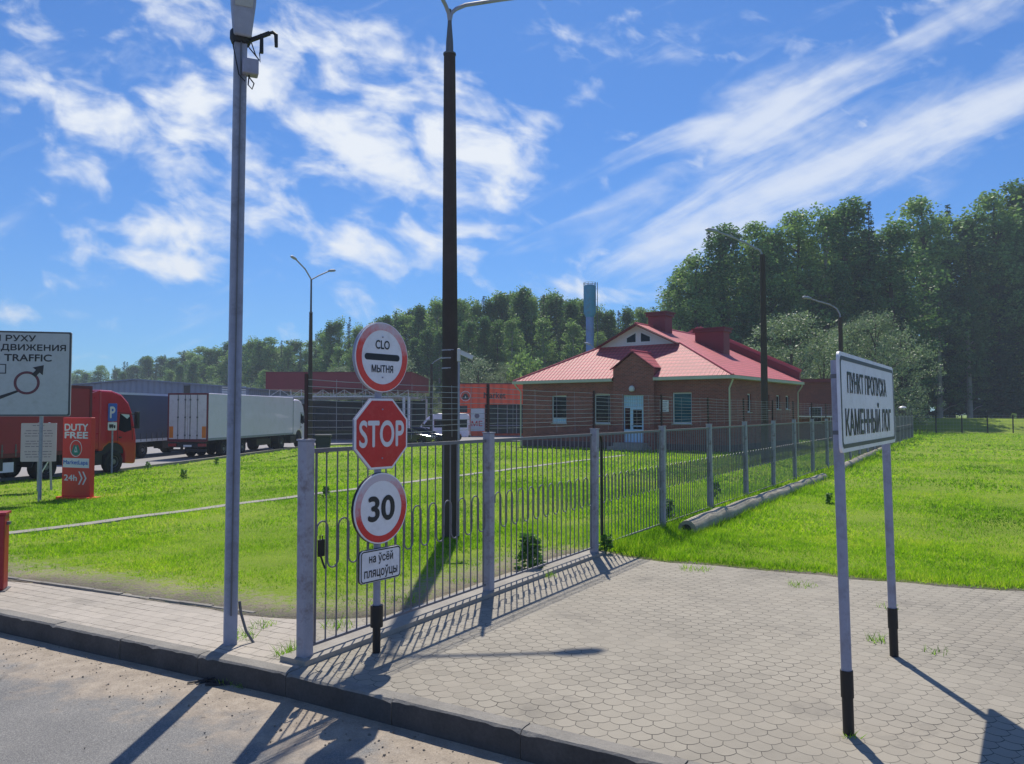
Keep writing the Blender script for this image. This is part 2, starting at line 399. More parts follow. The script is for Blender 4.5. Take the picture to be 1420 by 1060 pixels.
def rrect(x0, x1, z0, z1, r, n=6):
    p = []
    for cx, cz, a in ((x1 - r, z1 - r, 0), (x0 + r, z1 - r, 90), (x0 + r, z0 + r, 180), (x1 - r, z0 + r, 270)):
        p += [(cx + r * math.cos(R(a + 90 * k / n)), cz + r * math.sin(R(a + 90 * k / n))) for k in range(n + 1)]
    return p
# ------------------------------------------------------------------ ground, road, pavements
KERB = [(-40, 26.5), (-20, 16.2), (-10, 11.1), (-6.07, 9.1), (-2.03, 7.0), (1.108, 5.14), (3.4, 3.72), (8, 0.75), (16, -4.4), (40, -19.5)]
FD = Vector((.5226, .8526)); FN = Vector((-.8526, .5226)); F0 = Vector((-1.96, 7.37))      # fence line
def fl(t, n=0.0): p = F0 + FD * t + FN * n; return (p.x, p.y)
GRASS_EDGE = [(-40, 29.0), (-20, 18.4), (-10, 12.6), (-7.4, 11.1), (-3.6, 9.35), (-2.35, 8.75), fl(1.6, .42), fl(3.2, .45), fl(5.2, .5), fl(6.2, .42), fl(6.75, .0), (1.85, 12.6), (4.1, 11.3), (6.8, 10.15), (16, 5.2), (40, -7.6)]
def offset(poly, d):
    out = []
    for i, p in enumerate(poly):
        a = Vector(poly[max(i - 1, 0)]); b = Vector(poly[min(i + 1, len(poly) - 1)]); t = (b - a).normalized()
        out.append((p[0] - t.y * d, p[1] + t.x * d))
    return out
def dense(poly, step):
    out = []
    for a, b in zip(poly[:-1], poly[1:]):
        n = max(1, int(math.hypot(b[0] - a[0], b[1] - a[1]) / step))
        out += [(a[0] + (b[0] - a[0]) * k / n, a[1] + (b[1] - a[1]) * k / n) for k in range(n)]
    return out + [poly[-1]]
def jitter_edge(poly, amp, lim=18):
    out = []
    for i, (x, y) in enumerate(poly):
        if math.hypot(x, y) < lim:
            a = amp * (math.sin(i * 1.7) * .5 + math.sin(i * .63 + 1) * .6 + rnd.uniform(-.5, .5)); out.append((x + .4 * a, y + a))
        else: out.append((x, y))
    return out
edge = jitter_edge(dense(GRASS_EDGE, .35), .07)
inner = offset(edge, -.10)
pts = []; 
def addgrid(x0, x1, y0, y1, st):
    for x in np.arange(x0, x1 + .01, st):
        for y in np.arange(y0, y1 + .01, st): pts.append((x + rnd.uniform(-.2, .2) * st, y + rnd.uniform(-.2, .2) * st))
addgrid(-22, 26, 0, 40, .8); addgrid(-70, 70, 40.5, 110, 2.5); addgrid(-70, -23, 0, 40, 2.5); addgrid(27, 70, -6, 40, 2.5)
addgrid(-600, 600, -120, 900, 60)
A = np.array(pts); dk, sk = seg_dist(A[:, 0], A[:, 1], edge)
A = A[dk > .3]
V = [Vector(p) for p in A] + [Vector(p) for p in edge]; ne = len(A); E = [(ne + i, ne + i + 1) for i in range(len(edge) - 1)]
ni = len(V); V += [Vector(p) for p in inner]; E += [(ni + i, ni + i + 1) for i in range(len(inner) - 1)]
vo, eo, fo, *_ = delaunay_2d_cdt(V, E, [], 0, 1e-4)
P = np.array([(v.x, v.y) for v in vo]); d, s = seg_dist(P[:, 0], P[:, 1], edge)
b1, b2 = seg_dist(P[:, 0], P[:, 1], BORDER)
soft = np.array([math.sin(x * .9 + y * .4) * .5 + math.sin(x * 2.1 - y * 1.3) * .3 for x, y in P])
z = hgt(P[:, 0], P[:, 1]) + np.clip(d / 3, 0, 1) * .03 * soft * (np.hypot(P[:, 0], P[:, 1]) < 60) + .012
z = np.where(b2 > 0, np.where(b1 > .5, LOTZ - .35, LOTZ - .05), z)
low = (s < 0) & (d > .05); z = np.where(low, -.5, z)
me = bpy.data.meshes.new('ground'); me.from_pydata([(p[0], p[1], float(zz)) for p, zz in zip(P, z)], [], [list(f) for f in fo]); 
at_ = me.attributes.new('edge', 'FLOAT', 'POINT'); at_.data.foreach_set('value', np.where(s > 0, np.where(P[:, 0] > 1.4, d * 2.5 + .35, d * .6), 0).astype(np.float32))
me.polygons.foreach_set('use_smooth', [True] * len(me.polygons))
ground = bpy.data.objects.new('ground', me); COL.objects.link(ground); ground['kind'] = 'structure'
m, t, b = newmat('turf_soil'); oc = t.new('ShaderNodeNewGeometry').outputs['Position']; ed = t.new('ShaderNodeAttribute', attribute_name='edge').outputs['Fac']
n1 = t.noise(oc, .35, 6, .6); n2 = t.noise(oc, 9, 6, .7); n3 = t.noise(oc, 45, 4, .7)
g = t.ramp(t.math('ADD', t.math('MULTIPLY', n1, .5), t.math('MULTIPLY', n3, .5)), [(.3, lin((80, 100, 28))), (.5, lin((116, 140, 36))), (.7, lin((146, 154, 60)))])
soil = t.ramp(t.math('ADD', t.math('MULTIPLY', n2, .6), t.math('MULTIPLY', n3, .4)), [(.3, lin((104, 96, 82))), (.5, lin((152, 142, 124))), (.72, lin((180, 170, 152)))])
k = t.math('ADD', t.math('MULTIPLY', ed, 1.2), t.math('MULTIPLY', t.math('SUBTRACT', n2, .5), 2.6))
k = t.ramp(k, [(.1, 0.0), (.75, 1.0)])
setp(t, b, 'Base Color', t.mix(k, soil, g)); b.inputs['Roughness'].default_value = .95; b.inputs['Specular IOR Level'].default_value = .2
t.l.new(t.bump(t.math('ADD', n2, n3), .6, .03), b.inputs['Normal']); me.materials.append(m)

# road: strips at growing distance from the kerb face
def strip(name, poly, ds, zs, mat, kind='structure', close=False):
    rows = [offset(poly, d) for d in ds]; mb = MB(); n = len(poly)
    for row, zz in zip(rows, zs): mb.v += [Vector((x, y, zz)) for x, y in row]
    for i in range(len(ds) - 1):
        for k in range(n - 1): mb.f.append([i * n + k, (i + 1) * n + k, (i + 1) * n + k + 1, i * n + k + 1]); mb.m.append(0)
    o = mb.build(name, mat); o['kind'] = kind
    a = o.data.attributes.new('dist', 'FLOAT', 'POINT'); a.data.foreach_set('value', np.repeat(np.abs(np.array(ds, np.float32)), n)); return o
m, t, b = newmat('asphalt'); oc = t.new('ShaderNodeNewGeometry').outputs['Position']; dd = t.new('ShaderNodeAttribute', attribute_name='dist').outputs['Fac']
n1 = t.noise(oc, .8, 6, .6); n2 = t.noise(oc, 6, 8, .7); n3 = t.noise(oc, 75, 4, .8); n4 = t.noise(oc, 2.2, 8, .65)
base = t.ramp(t.math('ADD', t.math('MULTIPLY', n1, .45), t.math('MULTIPLY', n3, .55)), [(.28, lin((84, 84, 88))), (.5, lin((116, 115, 114))), (.72, lin((168, 164, 158)))])
dust = t.ramp(t.math('ADD', t.math('MULTIPLY', n2, .5), t.math('MULTIPLY', n3, .5)), [(.3, lin((112, 102, 92))), (.5, lin((156, 143, 128))), (.7, lin((190, 178, 162)))])
k = t.math('ADD', t.math('SUBTRACT', 1.15, t.math('MULTIPLY', dd, .9)), t.math('MULTIPLY', t.math('SUBTRACT', n4, .5), 2.4))
k = t.ramp(k, [(.25, 0.0), (.8, .92)])
v = t.new('ShaderNodeTexVoronoi', feature='DISTANCE_TO_EDGE', inp={'Scale': .35}); t.l.new(t.mix(.12, oc, t.new('ShaderNodeTexNoise', inp={'Vector': oc, 'Scale': 3.0}).outputs['Color']), v.inputs['Vector'])
cr = t.ramp(v.outputs['Distance'], [(.0, .0), (.010, 1.0)])
base = t.mix(t.math('MULTIPLY', t.math('SUBTRACT', 1.0, cr), t.ramp(n1, [(.42, 0.0), (.52, .9)])), base, lin((40, 40, 44)))
ag = t.new('ShaderNodeTexVoronoi', inp={'Vector': oc, 'Scale': 170.0}); agc = t.sep(ag.outputs['Color'])[0]
base = t.mix(.4, base, t.ramp(agc, [(.1, lin((70, 70, 74))), (.6, lin((118, 117, 116))), (.95, lin((170, 167, 161)))]))
spot = t.ramp(t.noise(oc, 17, 3, .5), [(.70, 0.0), (.74, .7)])
setp(t, b, 'Base Color', t.mix(spot, t.mix(k, base, dust), lin((70, 62, 56)))); b.inputs['Roughness'].default_value = .85
t.l.new(t.bump(t.math('ADD', n3, t.math('MULTIPLY', n2, .6)), .55, .012), b.inputs['Normal']); M['asphalt'] = m
KD = dense(KERB, .5)
strip('road', KD, [0, -.15, -.35, -.7, -1.1, -1.6, -2.4, -4, -8, -14, -30], [-.2, -.205, -.207, -.21, -.21, -.21, -.21, -.21, -.2, -.2, -.2], M['asphalt'])
# kerb of separate stones with worn, chipped edges
mb = MB(); ks = [p for p in dense(KERB, 1.0) if math.hypot(*p) < 42]; kb = offset(ks, .16)
for i in range(len(ks) - 1):
    a, c, d2, e = Vector(ks[i]), Vector(ks[i + 1]), Vector(kb[i + 1]), Vector(kb[i]); near = min(a.length, c.length) < 14; n = 16 if near else 2
    u = (c - a).normalized(); zt = .010 + rnd.uniform(-.004, .004); base = len(mb.v); sh = rnd.uniform(-.006, .006); chip = [0.0] * (n + 1)
    if near:
        for _ in range(rnd.randrange(0, 3)): q_ = rnd.randrange(0, n + 1); chip[q_] += rnd.uniform(.004, .02)
        chip[0] += rnd.uniform(0, .02); chip[n] += rnd.uniform(0, .02)
    for k in range(n + 1):
        t_ = k / n; f_ = a.lerp(c, t_); b_ = e.lerp(d2, t_); g_ = u * (.006 if k == 0 else -.006 if k == n else 0); f_ = f_ + g_; b_ = b_ + g_; w_ = (b_ - f_).normalized(); ch = .016 + chip[k] + (rnd.uniform(-.004, .004) if near else 0); f_ = f_ + w_ * sh
        jz = rnd.uniform(-.002, .002) if near else 0
        mb.v += [Vector((f_.x, f_.y, -.3)), Vector((f_.x, f_.y, zt - ch + jz)), Vector((f_.x + w_.x * ch, f_.y + w_.y * ch, zt - chip[k] * .25 + jz)), Vector((f_.x + w_.x * .08, f_.y + w_.y * .08, zt)), Vector((b_.x, b_.y, zt - .002)), Vector((b_.x, b_.y, -.3))]
    for k in range(n):
        o_ = base + 6 * k
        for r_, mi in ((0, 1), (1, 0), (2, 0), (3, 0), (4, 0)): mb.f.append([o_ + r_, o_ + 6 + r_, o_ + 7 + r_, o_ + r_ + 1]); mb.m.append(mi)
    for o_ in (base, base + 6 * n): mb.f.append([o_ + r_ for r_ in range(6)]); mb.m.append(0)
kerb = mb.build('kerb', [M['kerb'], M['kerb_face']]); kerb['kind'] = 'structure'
# thin edging stones behind the left sidewalk
mb = MB(); es_ = [p for p in dense([(-12, 13.66), (-10, 12.6), (-7.4, 11.1), (-3.6, 9.35), (-3.0, 9.08)], .5)]
for i in range(len(es_) - 1):
    a, c = Vector(es_[i]), Vector(es_[i + 1]); u = (c - a).normalized() * .004; z_ = .022 + rnd.uniform(-.012, .01); mb.bar((a.x + u.x, a.y + u.y, z_ - .05), (c.x - u.x, c.y - u.y, z_ - .05), .055, .1)
o = mb.build('edging', M['kerb']); o['kind'] = 'structure'
# pavers
def paver_mat(name, ang, w, h, a, tone, wave=True):
    m, t, b = newmat(name); oc = t.new('ShaderNodeNewGeometry').outputs['Position']
    mp = t.new('ShaderNodeMapping'); mp.inputs['Rotation'].default_value = (0, 0, R(ang)); t.l.new(oc, mp.inputs[0])
    jn = t.new('ShaderNodeTexNoise', inp={'Vector': oc, 'Scale': 5.0, 'Detail': 3.0}).outputs['Color']
    vv = t.new('ShaderNodeVectorMath', operation='MULTIPLY_ADD'); t.l.new(jn, vv.inputs[0]); vv.inputs[1].default_value = (.035, .035, 0); t.l.new(mp.outputs[0], vv.inputs[2])
    s = t.sep(vv.outputs[0])
    x = t.math('MULTIPLY', s[0], 1 / w); y = t.math('MULTIPLY', s[1], 1 / h)
    b0 = t.math('FLOOR', y)
    def lobe(b_): return t.math('SUBTRACT', b_, t.math('MULTIPLY', t.math('POWER', t.math('ABSOLUTE', t.math('SINE', t.math('MULTIPLY', t.math('MULTIPLY_ADD', b_, .5, x), PI))), .8), a))
    b1 = t.math('ADD', b0, 1.0); c0, c1 = lobe(b0), lobe(b1)
    df = t.math('SUBTRACT', y, c1); dh = t.math('MULTIPLY', t.math('MINIMUM', t.math('ABSOLUTE', df), t.math('ABSOLUTE', t.math('SUBTRACT', y, c0))), h)
    row = t.math('ADD', b0, t.math('GREATER_THAN', df, 0.0))
    xr = t.math('MULTIPLY_ADD', row, .5, x)
    dv = t.math('MULTIPLY', t.math('ABSOLUTE', t.math('SUBTRACT', t.math('FRACT', t.math('ADD', xr, .5)), .5)), w)
    dm = t.math('MINIMUM', dh, t.math('MULTIPLY', dv, 1.9))
    wn = t.new('ShaderNodeTexWhiteNoise', noise_dimensions='2D'); t.l.new(t.comb(t.math('FLOOR', xr), row), wn.inputs['Vector'])
    n1 = t.noise(oc, .45, 6, .6); n2 = t.noise(oc, 5, 8, .7); n3 = t.noise(oc, 90, 4, .7)
    f = t.math('ADD', t.math('ADD', t.math('MULTIPLY', wn.outputs[0], .14), t.math('MULTIPLY', n1, .58)), t.math('ADD', t.math('MULTIPLY', n2, .28), t.math('MULTIPLY', n3, .2)))
    c = lin(tone); col = t.ramp(f, [(.3, tuple(v * .66 for v in c[:3]) + (1,)), (.5, c), (.7, tuple(min(1, v * 1.25) for v in c[:3]) + (1,))])
    jw = t.math('MULTIPLY_ADD', n2, .015, -.0015)
    j = t.math('SUBTRACT', 1.0, t.math('DIVIDE', dm, t.math('MAXIMUM', jw, .0012), None, True))
    fill = t.ramp(t.noise(oc, .7, 5, .6), [(.45, 1.0), (.66, .25)])
    jc = t.math('MULTIPLY', t.ramp(j, [(.0, 0.0), (.5, 1.0)]), fill)
    dustc = t.ramp(t.noise(oc, .55, 6, .65), [(.5, 0.0), (.68, .55)])
    col = t.mix(dustc, col, lin((150, 142, 129)))
    stain = t.ramp(t.noise(oc, 1.3, 7, .6, .6), [(.58, 0.0), (.7, .5)]); col = t.mix(stain, col, lin((96, 92, 86)))
    setp(t, b, 'Base Color', t.mix(jc, col, lin((52, 48, 43)))); b.inputs['Roughness'].default_value = .82
    hh = t.math('ADD', t.math('MULTIPLY', t.math('SUBTRACT', 1.0, jc), 1.0), t.math('ADD', t.math('MULTIPLY', n3, .35), t.math('MULTIPLY', wn.outputs[0], .3)))
    t.l.new(t.bump(hh, .5, .006), b.inputs['Normal']); return m
M['pavers'] = paver_mat('wavy_pavers', 12, .165, .125, .46, (136, 130, 119))
M['slabs'] = paver_mat('sidewalk_pavers', 27, .2, .17, .03, (156, 148, 138))
def slab(name, kp, gp_, mat):      # flat sheet between kerb back and grass edge with a skirt
    poly = kp + gp_[::-1]; mb = MB(); V2 = [Vector(p) for p in poly]; n = len(V2)
    grid = []
    vo, eo, fo, *_ = delaunay_2d_cdt(V2, [(i, (i + 1) % n) for i in range(n)], [], 1, 1e-5)
    mb.add([(p.x, p.y, 0) for p in vo], [tuple(f) for f in fo]); o = mb.build(name, mat); o['kind'] = 'structure'; return o
kb5 = dense(offset(KERB, .155), .5)
split_k = min(range(len(kb5)), key=lambda i: (Vector(kb5[i]) - Vector((-1.9, 7.12))).length)
e2 = offset(edge, .12); i2 = min(range(len(e2)), key=lambda i: (Vector(e2[i]) - Vector((-2.35, 8.9))).length)
mid = [(-2.05, 7.45)]
slab('sidewalk', kb5[:split_k + 1], e2[:i2 + 1] + [(-2.25, 8.6), (-2.08, 7.7)], M['slabs'])
slab('pavement', [(-2.08, 7.7)] + kb5[split_k:], [(-2.25, 8.6)] + e2[i2:], M['pavers'])
# pale concrete strip crossing the lawn
pl = dense([(-14, 8.2), (-9.9, 14.9), (-6.0, 21.6), (-1.9, 28.5), (3.3, 37.2), (6.2, 42)], .4); pl = [(x + .06 * math.sin(i * .9), y) for i, (x, y) in enumerate(pl)]
pl = [p for p in pl if seg_dist(np.array([p[0]]), np.array([p[1]]), edge)[0][0] > .7 and seg_dist(np.array([p[0]]), np.array([p[1]]), edge)[1][0] > 0]
pl_line = pl
mb = MB(); a = offset(pl, .17); c = offset(pl, -.17)
for i in range(len(pl) - 1):
    zz = hz(*pl[i]) + .035; z2 = hz(*pl[i + 1]) + .035
    mb.add([(a[i][0], a[i][1], zz), (c[i][0], c[i][1], zz), (c[i + 1][0], c[i + 1][1], z2), (a[i + 1][0], a[i + 1][1], z2),
            (a[i][0], a[i][1], zz - .15), (c[i][0], c[i][1], zz - .15), (c[i + 1][0], c[i + 1][1], z2 - .15), (a[i + 1][0], a[i + 1][1], z2 - .15)], [(0, 1, 2, 3), (0, 4, 5, 1), (1, 5, 6, 2), (2, 6, 7, 3), (3, 7, 4, 0)])
o = mb.build('path', M['concrete']); o['kind'] = 'structure'
# lot
LOTP = [p for p in BORDER] + [(14, 84), (14, 135), (-140, 150), (-140, 2)]
mb = MB(); mb.add([(x, y, LOTZ) for x, y in LOTP], [tuple(range(len(LOTP)))])
lot = mb.build('parking_lot', rough_stone('lot_asphalt', (140, 138, 140), .16, .5, .2)); lot['kind'] = 'structure'
bd = dense(BORDER, 1.0); mb = MB(); a = offset(bd, .0); c = offset(bd, .22)
for i in range(len(bd) - 1):
    mb.add([(*a[i], LOTZ - .2), (*a[i + 1], LOTZ - .2), (*c[i + 1], LOTZ - .2), (*c[i], LOTZ - .2), (*a[i], LOTZ + .12), (*a[i + 1], LOTZ + .12), (*c[i + 1], LOTZ + .12), (*c[i], LOTZ + .12)], [(4, 5, 6, 7), (3, 2, 6, 7), (0, 1, 5, 4)])
o = mb.build('lot_kerb', M['kerb']); o['kind'] = 'structure'
# ------------------------------------------------------------------ metal fence
ang = math.atan2(FD.y, FD.x); SP = 3.17; NP = 24
fence = thing('metal_fence', 'grey metal bar fence with square posts and wire strands running to the woods', 'fence', (F0.x, F0.y, 0), ang)
mb = MB(); mb.box(-.058, .058, -.058, .058, -.1, 2.08); p0 = mb.build('post', M['post_grey'], fence, bevel=.012)
mb = MB(); mb.box(-.064, .064, -.064, .064, 2.08, 2.095); cap0 = mb.build('post_cap', M['post_grey'], p0)
mb = MB(); mb.box(-.02, .02, .0, .006, 2.09, 2.72); mb.box(.014, .02, .0, .045, 2.09, 2.72); ir0 = mb.build('wire_bracket', M['rust'], p0)
mb = MB()
for zz in (1.62, 1.0, .35): mb.cbox(.068, 0, zz, .02, .05, .06)
hg0 = mb.build('hinge_plate', M['galv_dark'], p0)
def panel_mb(seed):
    r = random.Random(seed); mb = MB(); n = 20; x0, x1 = .12, SP - .12; st = (x1 - x0) / n
    mb.bar((x0 - .035, 0, 1.98), (x1 + .035, 0, 1.98), .035, .04); mb.bar((x0 - .035, 0, .13), (x1 + .035, 0, .13), .025, .025)
    for k in range(n + 1):
        x = x0 + st * k + r.uniform(-.006, .006); rr = .013 if k in (0, n) else .0085
        mb.tube([(x, 0, .13), (x + r.uniform(-.006, .006), 0, 1.98)], rr, 6)
    for k in range(0, n - 1, 2):        # serpentine of bent rod: arch up, arch down
        x = x0 + st * k + .0; a = st / 2
        mb.tube([(x, -.02, 1.16)] + [(x + a - a * math.cos(PI * j / 8), -.02, 1.22 + a * math.sin(PI * j / 8)) for j in range(9)] + [(x + st, -.02, 1.16)], .0085, 6)
        x += st
        mb.tube([(x, -.02, 1.0)] + [(x + a - a * math.cos(PI * j / 8), -.02, .90 - a * math.sin(PI * j / 8)) for j in range(9)] + [(x + st, -.02, 1.0)], .0085, 6)
        mb.tube([(x, -.02, 1.17), (x, -.02, .89)], .0085, 6); mb.tube([(x + st, -.02, 1.17), (x + st, -.02, .89)], .0085, 6)
    return mb
pan = [panel_mb(i).build('fence_panel', M['bar_grey'], fence) for i in range(3)]
def wires_mb(seed):
    r = random.Random(seed); mb = MB()
    for j in range(9):
        zz = 2.14 + .066 * j; sag = r.uniform(.004, .02); off = r.uniform(-.012, .012)
        mb.tube([(SP * q / 6, .02 + off, zz - sag * math.sin(PI * q / 6) + r.uniform(-.004, .004)) for q in range(7)], .0045, 4)
    for q in range(1, 8 if seed == 0 else 5):
        x = SP * q / (8 if seed == 0 else 5) + r.uniform(-.02, .02); mb.tube([(x, .02, 2.05), (x + r.uniform(-.02, .02), .025, 2.68)], .0028, 3)
    return mb
wir = [wires_mb(i).build('wire_strands', M['wire'], fence) for i in range(2)]
for i in range(NP):
    if i > 0:
        c = p0.copy(); COL.objects.link(c); c.parent = fence; c.location = (SP * i, 0, rnd.uniform(-.02, .02)); c.rotation_euler = (rnd.uniform(-.012, .012), rnd.uniform(-.01, .01), 0)
        for g in (cap0, ir0, hg0): d_ = g.copy(); COL.objects.link(d_); d_.parent = c
    if i < NP - 1:
        if i >= 3: c = pan[i % 3].copy(); COL.objects.link(c); c.parent = fence
        else: c = pan[i]
        c.location = (SP * i, 0, 0)
        if i >= 2: c = wir[1].copy(); COL.objects.link(c); c.parent = fence
        else: c = wir[i]
        c.location = (SP * i, 0, 0)
p0.rotation_euler = (0, -.004, 0)
mb = MB(); mb.box(-.12, SP * 2.05, -.13, .2, -.2, .05); mb.build('footing', M['concrete'], fence)
mb = MB(); mb.box(.13, .20, -.05, -.02, .96, 1.12); mb.tube([(.15, -.035, 1.1), (.15, -.035, 1.16), (.18, -.035, 1.16), (.18, -.035, 1.1)], .006, 6); mb.bar((.16, -.03, .97), (.2, -.05, .84), .016); mb.build('padlock', M['black'], fence)
mb = MB(); mb.tube([(SP * 2 + .26, -.03, .2), (SP * 2 + .25, -.03, 1.85), (SP * 2 + .21, -.03, 1.95)], .02, 8); mb.build('cable_tube', M['black'], fence)
# ------------------------------------------------------------------ stack of road signs in front of the fence
sp = gp(522, 905); yw = R(52)
sg = thing('road_sign', 'road sign stack: customs disc, red STOP octagon, 30 limit, on one post', 'road sign', sp, yw)
mb = MB(); mb.tube([(0, 0, .0), (0, 0, 3.2)], .036, 14); mb.build('post', M['galv'], sg, smooth=True)
mb = MB(); mb.tube([(0, 0, -.05), (0, 0, .26)], .039, 14); mb.tube([(0, 0, .25), (.0, 0, .46)], .062, 14); mb.build('post_base', M['black'], sg, smooth=True)
zc = lambda y: H + (572 - y) * sp.y / F
def bolts(mb, pts, y=-.047):
    for x, z in pts: mb.T = Matrix.Translation((x, y, z)) @ Matrix.Rotation(PI / 2, 4, 'X'); mb.lathe([(.008, 0), (.008, .006), (.004, .009)], 8)
    mb.T = None
z1 = zc(496); z2 = zc(601.5); z3 = zc(703.5); z4 = zc(780)
def sign_plate(name, poly, y0=-.058, y1=-.045, mat='white_sign'): mb = MB(); mb.prism_xz(poly, y0, y1); return mb.build(name, M[mat], sg)
def flange(zc_, r):
    mb = MB(); mb.ring_xz(0, zc_, r + .004, r - .012, -.045, -.018, 48); mb.cbox(0, -.034, zc_ + r * .55, .06, .03, .05); mb.cbox(0, -.034, zc_ - r * .55, .06, .03, .05); return mb
FR = .345
pl1 = sign_plate('round_plate', circ(0, z1, FR)); mb = MB(); bolts(mb, [(0, z1 + .2), (0, z1 - .2)], -.0605); mb.build('bolts', M['galv'], pl1); flange(z1, FR).build('flange', M['galv'], pl1)
mb = MB(); mb.ring_xz(0, z1, .337, .268, -.0605, -.058); mb.build('red_ring', faded('faded_ring_top', (222, 70, 62), (204, 186, 196), z1 - .02, z1 + .40, .55), pl1)
mb = MB(); mb.prism_xz(rrect(-.23, .23, z1 - .032, z1 + .032, .031), -.0605, -.058); mb.build('bar', M['letter'], pl1)
text('lettering', 'CLO', pl1, -.092, .092, z1 + .082, z1 + .165, -.061, M['letter'], .03); text('lettering', 'МЫТНЯ', pl1, -.14, .14, z1 - .15, z1 - .08, -.061, M['letter'], .03)
OR = .345 / math.cos(PI / 8)
pl2 = sign_plate('octagon_plate', circ(0, z2, OR, 8, PI / 8)); pl2['label'] = 'red octagonal STOP plate'
mb = MB(); mb.prism_xz(circ(0, z2, OR - .022, 8, PI / 8), -.0605, -.058); mb.build('red_face', M['stop_red'], pl2)
mb = MB(); mb.prism_xz(circ(0, z2, OR + .004, 8, PI / 8), -.045, -.03); mb.build('flange', M['galv'], pl2)
mb = MB(); bolts(mb, [(0, z2 + .24), (0, z2 - .24)], -.0625); mb.build('bolts', M['galv'], pl2)
text('lettering', 'STOP', pl2, -.29, .29, z2 - .125, z2 + .125, -.0625, M['white_letter'], .03)
pl3 = sign_plate('round_plate', circ(0, z3, FR)); flange(z3, FR).build('flange', M['black'], pl3); pl3['label'] = 'white disc with 30 and a faded red rim'
mb = MB(); mb.ring_xz(0, z3, .332, .268, -.0605, -.058); mb.build('red_ring', faded('faded_ring_low', (214, 44, 46), (196, 184, 196), z3 - .1, z3 + .30, -.45), pl3)
text('lettering', '30', pl3, -.165, .165, z3 - .115, z3 + .115, -.061, M['letter'], .04)
pl4 = sign_plate('text_plate', rrect(-.262, .262, z4 - .155, z4 + .155, .04)); 
mb = MB(); mb.prism_xz(rrect(-.268, .268, z4 - .161, z4 + .161, .045), -.045, -.03); mb.build('back_plate', M['black'], pl4)
mb = MB(); fr = rrect(-.258, .258, z4 - .151, z4 + .151, .036); fi = rrect(-.246, .246, z4 - .139, z4 + .139, .026); n = len(fr)
mb.add([(x, -.0595, z) for x, z in fr] + [(x, -.0595, z) for x, z in fi], [(i, (i + 1) % n, n + (i + 1) % n, n + i) for i in range(n)]); mb.build('black_rim', M['letter'], pl4)
text('lettering', 'на ўсёй', pl4, -.155, .155, z4 + .012, z4 + .118, -.0605, M['letter'], .018); text('lettering', 'пляцоўцы', pl4, -.215, .215, z4 - .13, z4 - .012, -.0605, M['letter'], .018)
# ------------------------------------------------------------------ border checkpoint name board
P1, P2 = gp(1177, 1018), gp(1240, 910); dv = (P2 - P1); L = dv.length
nb = thing('name_board', 'white name board with black lettering on two grey black-footed legs on the pavers', 'sign board', P1, math.atan2(dv.y, dv.x), None, R(-1.0))
for x, top in ((0, 2.74), (L, 2.7)):
    mb = MB(); mb.tube([(x, 0, .0), (x, 0, top)], .038, 14); lg = mb.build('leg', M['galv'], nb, smooth=True)
    mb = MB(); mb.tube([(x, 0, -.03), (x, 0, .27)], .040, 14); mb.tube([(x, 0, .265), (x, 0, .46)], .046, 14); mb.build('leg_foot', M['black'], lg, smooth=True)
    mb = MB()
    for zz in (2.2, 2.62): mb.tube([(x, 0, zz - .015), (x, 0, zz + .015)], .044, 12); mb.cbox(x - .03, -.04, zz, .03, .03, .03)
    mb.build('clamp', M['galv_dark'], lg)
mb = MB(); mb.prism_xz(rrect(-.2, 2.36, 2.055, 2.795, .06), -.06, -.042); pb = mb.build('plate', M['white_sign'], nb)
mb = MB(); fr = rrect(-.165, 2.33, 2.085, 2.765, .05); fi = rrect(-.135, 2.30, 2.115, 2.735, .035); n = len(fr)
mb.add([(x, -.0625, z) for x, z in fr] + [(x, -.0625, z) for x, z in fi], [(i, (i + 1) % n, n + (i + 1) % n, n + i) for i in range(n)]); mb.build('border_line', M['sign_dark'], pb)
text('lettering', 'ПУНКТ ПРОПУСКА', pb, .08, 1.88, 2.495, 2.655, -.063, M['letter'], .022); text('lettering', 'КАМЕННЫЙ ЛОГ', pb, -.03, 2.1, 2.175, 2.43, -.063, M['letter'], .022)
# ------------------------------------------------------------------ lamp posts and pole
def arm_lamp(parent, pts, r=.035, head=.5, mat='galv'):
    mb = MB(); mb.tube(pts, r, 8); a = mb.build('arm', M[mat], parent, smooth=True)
    p, q = Vector(pts[-2]), Vector(pts[-1]); d = (q - p).normalized(); hd = Vector((d.x, d.y, d.z * .4)).normalized(); X = hd; Y = Vector((-X.y, X.x, 0)).normalized(); Z = X.cross(Y)
    mb = MB(); mb.T = Matrix.Translation(q) @ Matrix((X, Y, Z)).transposed().to_4x4()
    mb.tube([(-.06, 0, .0), (0, 0, .02), (head * .35, 0, .03), (head * .8, 0, .025), (head, 0, .0)], [.04, .07, .1, .09, .03], 10); h = mb.build('lamp_head', M['pole_grey'], a, smooth=True)
    return a
c = gp(625, 745); zt = lambda y, D: H + (572 - y) * D / F
lp = thing('lamp_post', 'tall dark concrete lamp post with two arms behind the fence', 'lamp post', (c.x, c.y, hz(c.x, c.y)), 0, 'lamp posts around the checkpoint')
z7 = zt(66, c.y); mb = MB(); mb.tube([(0, 0, -.3), (-.03, 0, 4.5), (-.05, 0, z7)], [.172, .145, .112], 16); mb.build('shaft', M['concrete_pole'], lp, smooth=True)
mb = MB(); mb.lathe([(.125, 0), (.125, .03), (.075, .05), (.07, .25), (.04, .62), (.032, .9)], 14, (-.05, 0, z7 - .03)); mb.build('steel_top', M['galv_dark'], lp, smooth=True)
f = Vector((-.05, 0, z7 + .68))
arm_lamp(lp, [f + Vector(q) for q in ((0, 0, -.05), (.03, .01, .12), (.12, .04, .22), (.3, .1, .33), (1.0, .3, .55), (1.65, .5, .74))], .038)
